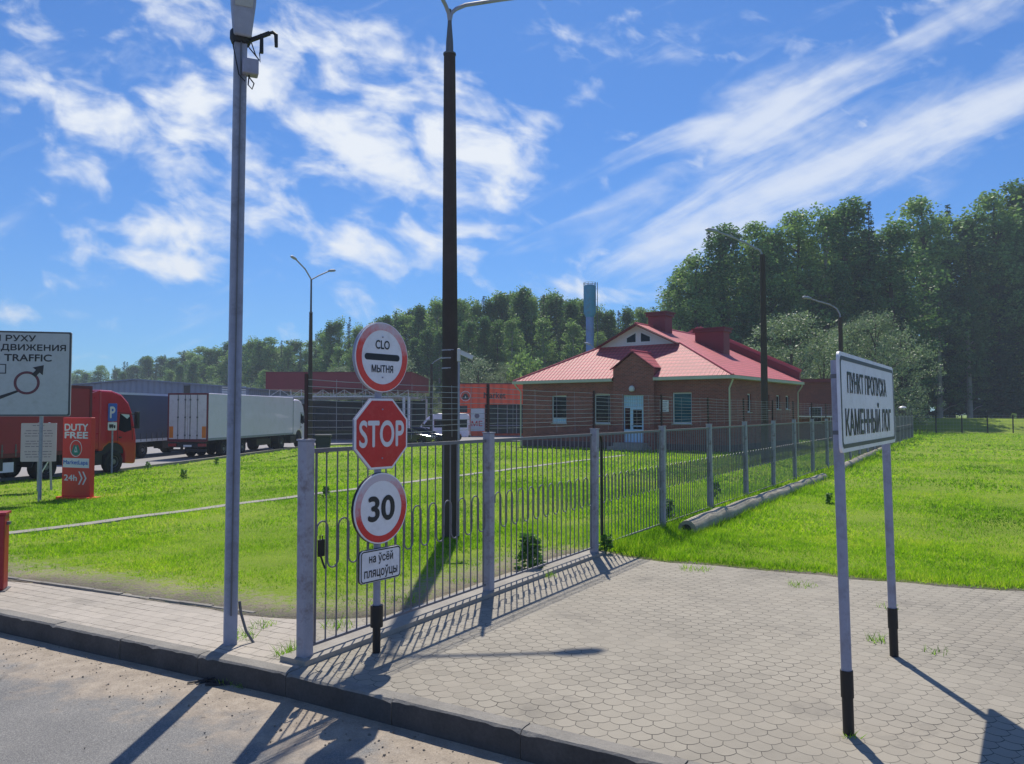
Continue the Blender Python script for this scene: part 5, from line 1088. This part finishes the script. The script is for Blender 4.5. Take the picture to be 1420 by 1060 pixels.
spr = [spruce('dark pointed spruce standing between leafy trees of the forest', 'tree', 5, 28, 3.4, M['leaf_pine']), spruce('dark pointed spruce standing between leafy trees of the forest', 'tree', 6, 24, 2.8, M['leaf_pine'])]
wil = [broad('pale grey green willow growing in front of the dark forest', 'tree', 7, 10, .6, 4.2, 120, 190, .17, M['leaf_willow'], M['bark'], lambda t: max(.25, math.sin(PI * min(1, t * .72 + .25)) ** .5), (.5, 1.05), 'willow_tree'),
       broad('pale grey green willow growing in front of the dark forest', 'tree', 8, 8, .4, 3.2, 90, 190, .17, M['leaf_willow'], M['bark'], lambda t: max(.25, math.sin(PI * min(1, t * .72 + .25)) ** .5), (.45, .9), 'willow_tree')]
bsh = [broad('green leafy bush growing at the foot of the forest', 'bush', 9, 6, .2, 2.6, 34, 120, .30, M['leaf_mid'], M['bark'], lambda t: max(.3, math.sin(PI * min(1, t * .7 + .28)) ** .5), (.6, 1.1), 'bush')]
used = set(); PH = {}
for p_, h_ in zip(protos + spr + wil + bsh, (30, 28, 30, 26, 29, 28, 24, 10, 8, 6)): PH[p_.name] = h_
def plant(p_, x, y, h, wid=1.0, label=None, group=FG):
    s = (h - hz(x, y)) / PH[p_.name]; rz = rnd.uniform(0, 2 * PI); loc = (x, y, hz(x, y) - .05); sc = (s * wid, s * wid, s)
    if p_.name in used: r = dup(p_, loc, rz, sc, label, group)
    else:
        used.add(p_.name); r = p_; r.location = loc; r.rotation_euler = (0, 0, rz); r.scale = sc; r['group'] = group
        if label: r['label'] = label
    return r
LB = {}
for p_ in protos: LB[p_.name] = None
# right hand forest: skyline of the front trees
XR = [945, 962, 985, 1010, 1045, 1080, 1110, 1150, 1185, 1215, 1240, 1285, 1320, 1350, 1385, 1415, 1460]
YR = [368, 352, 318, 308, 306, 314, 288, 284, 271, 277, 305, 270, 282, 292, 262, 246, 236]
LR = {1: 'leafy tree at the left end of the right hand forest', 3: 'spiky topped dark tree above the long lamp arm', 6: 'light topped birch like tree right of the long lamp post', 8: 'broadest high crowned tree behind the name board', 11: 'tall round topped tree right of the name board', 14: 'high tree near the right edge of the photo', 15: 'tallest tree at the right edge of the photo'}
top = lambda x, y, D: H + (572 - y) * D / F
def put_row(xs, ys, D0, dD, pick, dy=0, wid=1.0, labels={}):
    for i, (x, y) in enumerate(zip(xs, ys)):
        D = D0 + rnd.uniform(0, dD) + 15 * (x > 1262); q = at(x + rnd.uniform(-6, 6), 560, D); plant(pick(i), q.x, D, top(x, y + dy, D), wid * rnd.uniform(.9, 1.15), labels.get(i))
put_row(XR, YR, 109, 5, lambda i: spr[0] if i in (2, 9, 12) else protos[(0, 2, 1, 0, 2)[i % 5]], 0, 1.2, LR)
xs2 = np.linspace(932, 1470, 15); put_row(xs2, np.interp(xs2, XR, YR), 118, 6, lambda i: protos[(i * 3 + 1) % NP_] if i % 4 else spr[i % 2], 40, 1.15)
xs2 = np.linspace(945, 1500, 12); put_row(xs2, np.interp(xs2, XR, YR), 128, 8, lambda i: protos[(i + 2) % NP_], 62, 1.3)
xs2 = np.linspace(1000, 1480, 12); put_row(xs2, np.interp(xs2, XR, YR) + 95, 107, 2, lambda i: protos[(i * 5 + 3) % NP_] if i % 3 else spr[1], 0, 1.15)
put_row([1500, 1555, 1610, 1670, 1735], [240, 250, 236, 248, 240], 112, 5, lambda i: protos[(0, 2, 1, 0, 2)[i]], 0, 1.25)
# long hill of forest to the left and centre
XL = [60, 100, 130, 180, 220, 260, 300, 345, 380, 420, 450, 480, 500, 530, 560, 590, 620, 650, 690, 720, 745, 770, 800, 850, 880, 905, 930]
YL = [514, 513, 511, 500, 493, 488, 480, 473, 470, 472, 453, 440, 452, 440, 431, 421, 414, 410, 404, 401, 407, 404, 416, 428, 430, 428, 400]
DL = lambda x: float(np.interp(x, [60, 300, 480, 620, 760, 930], [290, 225, 165, 138, 134, 140]))
for rowi, (n, dd0, dy, wid) in enumerate(((72, 0, 0, 1.1), (58, 12, 3, 1.45), (44, -9, 34, 1.15))):
    for i, x in enumerate(np.linspace(70, 935, n)):
        y = float(np.interp(x, XL, YL)) + dy * (.5 if x < 300 else 1) + rnd.uniform(-5, 8); D = DL(x) + dd0 * (1 + (x < 400)) + rnd.uniform(-3, 3); q = at(x + rnd.uniform(-5, 5), 560, D)
        if x > 865 and rowi == 2: continue
        p_ = spr[rnd.randrange(2)] if rnd.random() < .24 or abs(x - 482) < 8 else protos[rnd.randrange(NP_)]
        plant(p_, q.x, D, top(x, y, D), wid * rnd.uniform(.85, 1.1) * (1.35 if D > 200 else 1), None, 'trees of the wooded hill').__setitem__('label', 'dark pointed spruce on the long wooded hill left of the red roof' if p_ in spr else 'dark leafy tree on the long wooded hill left of the red roof')
WL = [(1098, 428, 76, 1.15, 'large pale grey green willow between the lamp post and the name board'), (1140, 455, 79, 1.0, 'pale willow leaning behind the flat roofed annex'), (1212, 425, 88, .8, 'tall loose pale willow rising above the name board'), (1255, 452, 92, .9, 'pale feathery willow right above the name board corner'), (1180, 440, 90, .8, 'slender pale willow behind the curved arm lamp'),
      (556, 486, 108, .9, 'round pale willow left of the tall lamp post'), (585, 520, 104, .9, 'low pale willow by the small utility lamp'), (662, 488, 112, 1.0, 'pale willow just right of the security camera'), (702, 500, 112, .9, 'pale willow above the orange shop roof'), (640, 505, 110, .9, 'low pale willow behind the tall lamp post'), (575, 550, 100, .9, 'lowest pale willow beside the canopy column'),
      (395, 512, 122, 1.1, 'pale willow peeking over the left of the maroon canopy'), (470, 505, 122, .9, 'pale willow over the middle of the maroon canopy'), (350, 528, 120, .9, 'pale willow between square pole and canopy'), (205, 522, 150, 1.1, 'faint pale willow above the warehouse roof'), (295, 524, 140, 1.0, 'faint pale willow just left of the square pole')]
for i, (x, y, D, wd, lb) in enumerate(WL): q = at(x, 560, D); plant(wil[i % 2], q.x, D, top(x, y, D), wd, lb, 'pale willows before the forest')
BL = [(738, 487, 104, .7, 'upright green bush left of the red roof corner'), (724, 478, 106, .45, 'narrow green tree left of the red roof'), (930, 455, 84, .8, 'bright green bush behind the red roof ridge'), (915, 470, 82, .9, 'green bush just behind the wide chimney'),
      (1405, 572, 100, 1.0, 'sunlit low bush by the far wire fence at the right edge'), (1375, 580, 98, 1.2, 'low bush in the tall grass behind the wire fence'), (1296, 580, 99, .9, 'small bush left in the tall grass behind the wire fence')]
for i, (x, y, D, wd, lb) in enumerate(BL): q = at(x, 560, D); plant(bsh[0], q.x, D, top(x, y, D), wd, lb, 'green bushes')
# weeds
def weed(label, x, y, h, seed, n=110):
    q = gh(x, y); g = np.random.default_rng(seed); o = thing('weed_plant', label, 'plant', q, 0, 'broad leaved weeds'); t = g.uniform(0, 1, n) ** .8; a = g.uniform(0, 2 * PI, n); r = h * .5 * np.sqrt(g.uniform(0, 1, n)) * (.9 - t * .4)
    cards('leaves', np.stack([r * np.cos(a), r * np.sin(a), .02 + t * h * .95], 1), .11 * g.uniform(.5, 1.5, n) * (h / .6) ** .5, M['leaf_weed'], o, seed, .5); mb = MB()
    for k in range(6): a_ = k * 1.05; mb.tube([(0, 0, -.03), (.1 * math.cos(a_) * h, .1 * math.sin(a_) * h, h * .5), (.22 * math.cos(a_) * h, .22 * math.sin(a_) * h, h * .9)], [.008, .006, .003], 5)
    mb.build('stem', M['leaf_weed'], o)
weed('tall nettle like weed growing through the second fence bay', 735, 790, .52, 21, 300); weed('dark weed by the first fence post', 452, 690, .3, 22); weed('dark weed tuft left of the square pole', 255, 665, .4, 23); weed('dark weed cluster under the notice board', 95, 690, .35, 24)
weed('dark weed tuft near the parking sign', 205, 652, .4, 25); weed('dark weed tuft in the lawn before the white lorry', 300, 645, .4, 26); weed('weed tuft at the fourth fence post', 925, 725, .5, 27, 170); weed('weed tuft at the fifth fence post', 990, 695, .5, 28, 150); weed('grey green weed patch beside the name board leg', 1150, 700, .28, 29)
weed('weed tuft at the foot of the third fence post', 840, 768, .3, 30)
# ------------------------------------------------------------------ grass blades
def blades(name, regions, mat):
    PV = []; g = nrg; half = math.radians(38)
    for D0, D1, den, hh, wd, a0, a1 in regions:
        area = (a1 - a0) / 2 * (D1 ** 2 - D0 ** 2); n = int(area * den); r = np.sqrt(g.uniform(D0 ** 2, D1 ** 2, n)); a = g.uniform(a0, a1, n)
        x, y = r * np.sin(a), r * np.cos(a); d, s = seg_dist(x, y, edge); b1_, b2_ = seg_dist(x, y, BORDER); pn = (np.sin(x * 2.3 + 1.3 * np.sin(y * 1.7)) + np.sin(y * 2.9 + 1.1 * np.sin(x * 1.3))) * .25 + .5
        pn2 = (np.sin(x * 11.3 + 2.3 * np.sin(y * 7.1)) + np.sin(y * 13.7 + 2.1 * np.sin(x * 8.3)) + np.sin(x * 5.1 - y * 4.3)) / 6 + .5
        keep = (s > 0) & (b2_ < 0) & (b1_ > .25) & (g.uniform(0, 1, n) < np.where(x > 1.4, np.clip(d * 4 + .3, 0, 1), np.clip(d * .62 - .12 + (pn - .5) * .9 + (pn2 - .5) * 1.5, .015, 1)))
        # building footprint and pole strip stay free
        ux = (x - .76) * .7976 + (y - 54) * -.6032; uy = (x - .76) * .6032 + (y - 54) * .7976; keep &= ~((ux > 0) & (ux < W) & (uy > 0) & (uy < DP))
        dp, _ = seg_dist(x, y, pl_path); keep &= (dp > .2) | (g.uniform(0, 1, n) < .16)
        x, y, d, pn = x[keep], y[keep], d[keep], pn[keep]; n = len(x); z = hgt(x, y)
        fd = (x - F0.x) * FN.x + (y - F0.y) * FN.y; ft = (x - F0.x) * FD.x + (y - F0.y) * FD.y      # longer along the fence
        nearf = np.exp(-(fd / 1.1) ** 2) * (ft > 5) ; mown = (fd < -1.5)
        h = hh * g.uniform(.5, 1.3, n) * (.75 + .5 * pn) * np.where(mown, .8, 1.0) * (1 + 1.2 * nearf) * np.where(x > 1.4, np.clip(.7 + d, 0, 1.25), np.clip(.3 + d * .5, 0, 1))
        far = np.where((y > 88), 1.0, 0); h = h * (1 + far * 2.2 * (x > 8))
        w = wd * g.uniform(.6, 1.4, n) * (1 + far * 1.5); th = g.uniform(0, PI, n); ph = g.uniform(0, 2 * PI, n); ln = h * g.uniform(.2, 1.1, n)
        br = g.uniform(0, 1, n) < .16; h = np.where(br, h * .55, h); w = np.where(br, w * 3.2, w); ln = np.where(br, h * 1.2, ln); h = h * (1 + .9 * ((x > 1.4) & (d < .45)))
        B = np.stack([x, y, z + .0], 1); off = np.stack([np.cos(th) * w / 2, np.sin(th) * w / 2, np.zeros(n)], 1); tip = np.stack([np.cos(ph) * ln, np.sin(ph) * ln, h], 1)
        PV.append(np.stack([B - off, B + off, B + tip], 1).reshape(-1, 3))
    for cx, cy, cz, rad, num, hh in TUFTS:
        a = g.uniform(0, 2 * PI, num); r = rad * np.sqrt(g.uniform(0, 1, num)); x, y = cx + r * np.cos(a), cy + r * np.sin(a); h = hh * g.uniform(.4, 1.2, num); ph = g.uniform(0, 2 * PI, num); ln = h * g.uniform(.2, 1.2, num); th = g.uniform(0, PI, num); w = .008 * g.uniform(.6, 1.5, num)
        B = np.stack([x, y, np.full(num, cz)], 1); off = np.stack([np.cos(th) * w / 2, np.sin(th) * w / 2, np.zeros(num)], 1); PV.append(np.stack([B - off, B + off, B + np.stack([np.cos(ph) * ln, np.sin(ph) * ln, h], 1)], 1).reshape(-1, 3))
    P_ = np.concatenate(PV).astype(np.float32); n = len(P_) // 3
    me = bpy.data.meshes.new(name); me.vertices.add(3 * n); me.vertices.foreach_set('co', P_.ravel()); me.loops.add(3 * n); me.loops.foreach_set('vertex_index', np.arange(3 * n, dtype=np.int32))
    me.polygons.add(n); me.polygons.foreach_set('loop_start', np.arange(0, 3 * n, 3, dtype=np.int32)); me.polygons.foreach_set('loop_total', np.full(n, 3, np.int32)); me.update(); me.materials.append(mat)
    o = bpy.data.objects.new(name, me); COL.objects.link(o); o['kind'] = 'stuff'; print('blades', n); return o
pl_path = pl_line
TUFTS = [(*gp(px, py), r_, n_, h_2) for px, py, r_, n_, h_2 in ((338, 884, .14, 70, .10), (404, 908, .16, 120, .14), (1216, 890, .10, 40, .10), (1300, 905, .12, 22, .07), (1112, 812, .2, 70, .08), (965, 790, .25, 90, .09), (1230, 842, .15, 20, .06), (470, 868, .2, 80, .1), (560, 835, .2, 80, .1), (640, 808, .2, 70, .09), (760, 800, .12, 50, .09), (1180, 1022, .07, 16, .05), (365, 868, .15, 50, .08))]
TUFTS += [(*at(px, py, 1)[:0], *gp(px, py, -.2)[:2], -.2, r_, n_, h_2) for px, py, r_, n_, h_2 in ((318, 946, .12, 60, .06), (338, 950, .1, 40, .05))]
m, t, b = newmat('grass_blade'); po = t.new('ShaderNodeNewGeometry'); pos = po.outputs['Position']; n1 = t.noise(pos, .22, 5, .6); n2 = t.noise(pos, 2.4, 5, .65); ri = po.outputs['Random Per Island']
f = t.math('ADD', t.math('ADD', t.math('MULTIPLY', t.math('SUBTRACT', n1, .5), 1.1), t.math('MULTIPLY', t.math('SUBTRACT', n2, .5), .8)), t.math('ADD', t.math('MULTIPLY', ri, .34), .40))
GC = t.ramp(f, [(.32, lin((72, 110, 22))), (.5, lin((122, 164, 32))), (.68, lin((156, 190, 44))), (.88, lin((192, 198, 96)))])
setp(t, b, 'Base Color', GC); b.inputs['Roughness'].default_value = .5; b.inputs['Specular IOR Level'].default_value = .25
tr = t.new('ShaderNodeBsdfTranslucent'); t.l.new(t.mix(1.0, GC, (1.15, 1.3, .5, 1), 'MULTIPLY'), tr.inputs[0]); mx = t.new('ShaderNodeMixShader'); mx.inputs[0].default_value = .5
t.l.new(b.outputs[0], mx.inputs[1]); t.l.new(tr.outputs[0], mx.inputs[2]); t.l.new(mx.outputs[0], t.n['Material Output'].inputs['Surface'])
h_ = R(37)
blades('grass', [(8.0, 16, 1800, .062, .010, -h_, h_), (16, 26, 520, .07, .018, -h_, h_), (26, 45, 100, .08, .036, -h_, h_), (45, 100, 16, .09, .09, -h_, h_)], m)
# ------------------------------------------------------------------ far wire fence
q0, q1 = at(1262, 600, 86), at(1475, 600, 88); wf = thing('wire_fence', 'low dark wire fence along the far end of the meadow before the trees', 'fence', (q0.x, q0.y, 0), math.atan2(q1.y - q0.y, q1.x - q0.x)); Lw = (q1 - q0).length; nw = 6
for i in range(nw + 1): mb = MB(); mb.tube([(Lw * i / nw, 0, -.2), (Lw * i / nw, 0, 2.05)], .07, 8); mb.build('post', M['black'], wf)
mb = MB()
for zz in (.15, .55, .95, 1.35, 1.75, 2.0): mb.tube([(0, 0, zz), (Lw, 0, zz)], .012, 4)
x = .4
while x < Lw: mb.tube([(x, 0, .15), (x, 0, 2.0)], .007, 3); x += .4
mb.build('wire_mesh', M['wire'], wf)

# ------------------------------------------------------------------ grit and small stones along the kerb foot
g = np.random.default_rng(5); mb = MB(); kd = dense(KERB, .1)
kd = [p for p in kd if -9 < p[0] < 6]; kk = offset(kd, -1)
for i in range(1400):
    j = int(g.integers(len(kd))); d_ = -float(g.exponential(.35)) - .02; a_ = Vector(kd[j]); u_ = Vector(kk[j]) - a_; p = a_ + u_ * -d_
    r_ = .003 + float(g.exponential(.0022)); r_ = min(r_, .016); rot = Matrix.Rotation(float(g.uniform(0, 6)), 4, 'Z'); mb.T = Matrix.Translation((p.x, p.y, -.207 + r_ * .3)) @ rot
    mb.add([(-r_, -r_ * .7, 0), (r_ * .9, -r_ * .8, 0), (r_, r_ * .6, 0), (-r_ * .8, r_ * .9, 0), (-r_ * .6, -r_ * .4, r_ * .9), (r_ * .5, -r_ * .5, r_), (r_ * .55, r_ * .35, r_ * .8), (-r_ * .5, r_ * .5, r_ * .85)], [(4, 5, 6, 7), (0, 1, 5, 4), (1, 2, 6, 5), (2, 3, 7, 6), (3, 0, 4, 7)])
gr_ = mb.build('gravel', rough_stone('grit', (136, 126, 114), .5, 9, .5)); gr_['kind'] = 'stuff'
q = gp(322, 944, -.207); db = thing('debris_clump', 'dark clump of twigs and mud lying at the foot of the kerb', 'debris', q, .3); mb = MB()
for i in range(46): a = g.uniform(0, PI); x, y = g.normal(0, .16), g.normal(0, .05); l = g.uniform(.03, .13); z_ = abs(g.normal(0, .012)) + .005; mb.tube([(x - l * math.cos(a), y - l * .5 * math.sin(a), z_), (x + l * math.cos(a), y + l * .5 * math.sin(a), z_ + g.uniform(0, .02))], float(g.uniform(.004, .011)), 5)
mb.build('twigs', M['chassis'], db); mb = MB(); mb.lathe([(.26, 0), (.2, .012), (.1, .024), (.01, .03)], 12); o = mb.build('mud', rough_stone('mud', (74, 66, 60), .4, 12, 1.0), db); o.scale = (1, .4, 1)
SKY_TINT = (.39, .70, 1.08, 1); CLOUD = (8.2, 8.6, 9.1, 1); SKYS = .095; SUNE = 4.6; EXPO = 0.22
HAZE = .0007
# ------------------------------------------------------------------ sky and sun
EL = R(55); wd = bpy.data.worlds.new('World'); S.world = wd; wd.use_nodes = True; t = NT(wd.node_tree)
bg = t.n['Background']; sky = t.new('ShaderNodeTexSky', sky_type='NISHITA', sun_disc=False, sun_elevation=EL, sun_rotation=0.0, air_density=1.0, dust_density=.3, ozone_density=3.5)
gen = t.new('ShaderNodeTexCoord').outputs['Generated']; s = t.sep(gen)
yy = t.math('MAXIMUM', t.math('ABSOLUTE', s[1]), .12); P_ = t.math('DIVIDE', s[0], yy); Q_ = t.math('DIVIDE', s[2], yy)
def wisp(rot, sx, sy, scale, seed, detail=9, rough=.62, dist=.4):
    mp = t.new('ShaderNodeMapping', vector_type='TEXTURE'); t.l.new(t.comb(P_, Q_, seed), mp.inputs[0]); mp.inputs['Rotation'].default_value = (0, 0, R(rot)); mp.inputs['Scale'].default_value = (sx, sy, 1)
    return t.noise(mp.outputs[0], scale, detail, rough, dist)
def blob(px, py, rx, ry, ang, wgt):
    cx, cy = (px - 710) / F, (572 - py) / F; ca, sa = math.cos(R(ang)), math.sin(R(ang))
    dx = t.math('SUBTRACT', P_, cx); dy = t.math('SUBTRACT', Q_, cy)
    u = t.math('ADD', t.math('MULTIPLY', dx, ca * F / rx), t.math('MULTIPLY', dy, sa * F / rx)); v = t.math('ADD', t.math('MULTIPLY', dx, -sa * F / ry), t.math('MULTIPLY', dy, ca * F / ry))
    r2 = t.math('ADD', t.math('MULTIPLY', u, u), t.math('MULTIPLY', v, v)); return t.math('MULTIPLY', t.math('POWER', 2.718, t.math('MULTIPLY', r2, -.7)), wgt)
def total(L):
    o = None
    for b_ in L: k = blob(*b_); o = k if o is None else t.math('MAXIMUM', o, t.math('MULTIPLY_ADD', k, .6, t.math('MULTIPLY', o, .75))) if False else t.math('ADD', o, k)
    return o
LEFT = [(300, 40, 170, 40, -18, .8), (230, 160, 150, 50, -22, .95), (85, 195, 70, 40, -25, .8), (420, 120, 75, 95, -60, 1.0), (545, 110, 55, 60, 60, .85), (625, 190, 120, 50, 5, 1.2), (590, 235, 70, 30, -15, .8), (330, 250, 190, 42, -22, .95), (215, 330, 75, 40, -15, .95), (225, 365, 60, 12, -10, .7), (555, 355, 65, 36, 10, .95), (440, 200, 60, 26, -20, .6), (400, 300, 90, 26, -8, .7), (300, 390, 40, 12, -10, .4), (665, 320, 50, 9, 3, .6), (460, 319, 36, 11, 3, .6), (435, 352, 30, 12, -5, .4), (20, 437, 45, 9, 0, .7), (150, 495, 60, 6, 0, .5), (40, 395, 50, 7, 0, .35), (780, 140, 40, 10, 30, .4), (735, 40, 14, 50, -30, .25), (835, 408, 55, 16, -5, .75), (870, 420, 30, 12, 0, .4), (680, 260, 60, 22, 0, .35), (60, 120, 40, 30, -30, .3)]
RIGHT = [(1105, 145, 240, 26, 27, .95), (1010, 200, 100, 55, 20, .55), (1180, 235, 330, 34, 23, 1.0), (1320, 150, 150, 26, 25, .6), (1090, 45, 130, 42, 45, .5), (1340, 15, 120, 12, 25, .5), (950, 100, 40, 40, 60, .25), (930, 340, 80, 24, 15, .5), (1050, 275, 140, 22, 20, .5), (1250, 60, 160, 60, 30, .22)]
nl = wisp(-20, 1.0, .6, 11.0, 1.3, 9, .52, .45); nr = wisp(25, 1.0, .22, 4.5, 4.1, 9, .56, .5); nf = wisp(-12, 1, .5, 26, 7.7, 5, .5, .3)
def dens(mask, n, lo, hi, k, kf): 
    d = t.math('ADD', mask, t.math('ADD', t.math('MULTIPLY', t.math('SUBTRACT', n, .5), k), t.math('MULTIPLY', t.math('SUBTRACT', nf, .5), kf)))
    mr = t.new('ShaderNodeMapRange', interpolation_type='SMOOTHSTEP'); t.l.new(d, mr.inputs[0]); mr.inputs[1].default_value = lo; mr.inputs[2].default_value = hi; return mr.outputs[0]
dl = dens(t.math('MINIMUM', total(LEFT), .9), nl, .22, 1.5, 3.6, 1.1); dr_ = dens(t.math('MINIMUM', total(RIGHT), 1.0), nr, .1, 1.6, 3.0, .55)
# thin random cloud elsewhere, so the sky behind the camera is not empty
az = t.ramp(s[1], [(.0, .35), (.1, 0.0)]); back = dens(az, nl, .45, 1.2, 2.4, .8)
D_ = t.math('MAXIMUM', t.math('MAXIMUM', t.math('MULTIPLY', dl, .95), t.math('MULTIPLY', dr_, .74)), t.math('MULTIPLY', back, .8))
up = t.ramp(s[2], [(.0, 0.0), (.03, 1.0)]); D_ = t.math('MULTIPLY', D_, up)
tint = t.mix(1.0, sky.outputs[0], SKY_TINT, 'MULTIPLY')
mixc = t.mix(D_, tint, CLOUD); t.l.new(mixc, bg.inputs['Color']); bg.inputs['Strength'].default_value = SKYS
sl = bpy.data.lights.new('sun', 'SUN'); sl.energy = SUNE; sl.angle = R(.5); sl.color = (1, .93, .80); so = bpy.data.objects.new('sun', sl); COL.objects.link(so); so.rotation_euler = (-(PI / 2 - EL), 0, R(0)); so.location = (0, 30, 40)
S.view_settings.view_transform = 'Standard'; S.view_settings.look = 'None'; S.view_settings.exposure = EXPO; S.view_settings.gamma = 1
S.render.engine = 'CYCLES'; S.cycles.max_bounces = 6; S.cycles.transparent_max_bounces = 4; S.cycles.diffuse_bounces = 3; S.cycles.glossy_bounces = 3; S.cycles.use_denoising = True
S.cycles.sample_clamp_indirect = 6.0

# ------------------------------------------------------------------ thin summer haze
mb = MB(); mb.box(-420, 420, -60, 420, -2.0, 60); m_ = bpy.data.materials.new('haze'); m_.use_nodes = True; nt = m_.node_tree; nt.nodes.remove(nt.nodes['Principled BSDF'])
pv = nt.nodes.new('ShaderNodeVolumePrincipled'); pv.inputs['Color'].default_value = (.72, .84, 1, 1); pv.inputs['Density'].default_value = HAZE; nt.links.new(pv.outputs[0], nt.nodes['Material Output'].inputs['Volume'])
hzb = mb.build('haze', m_); hzb['kind'] = 'stuff'
S.cycles.volume_max_steps = 64; S.cycles.volume_bounces = 0
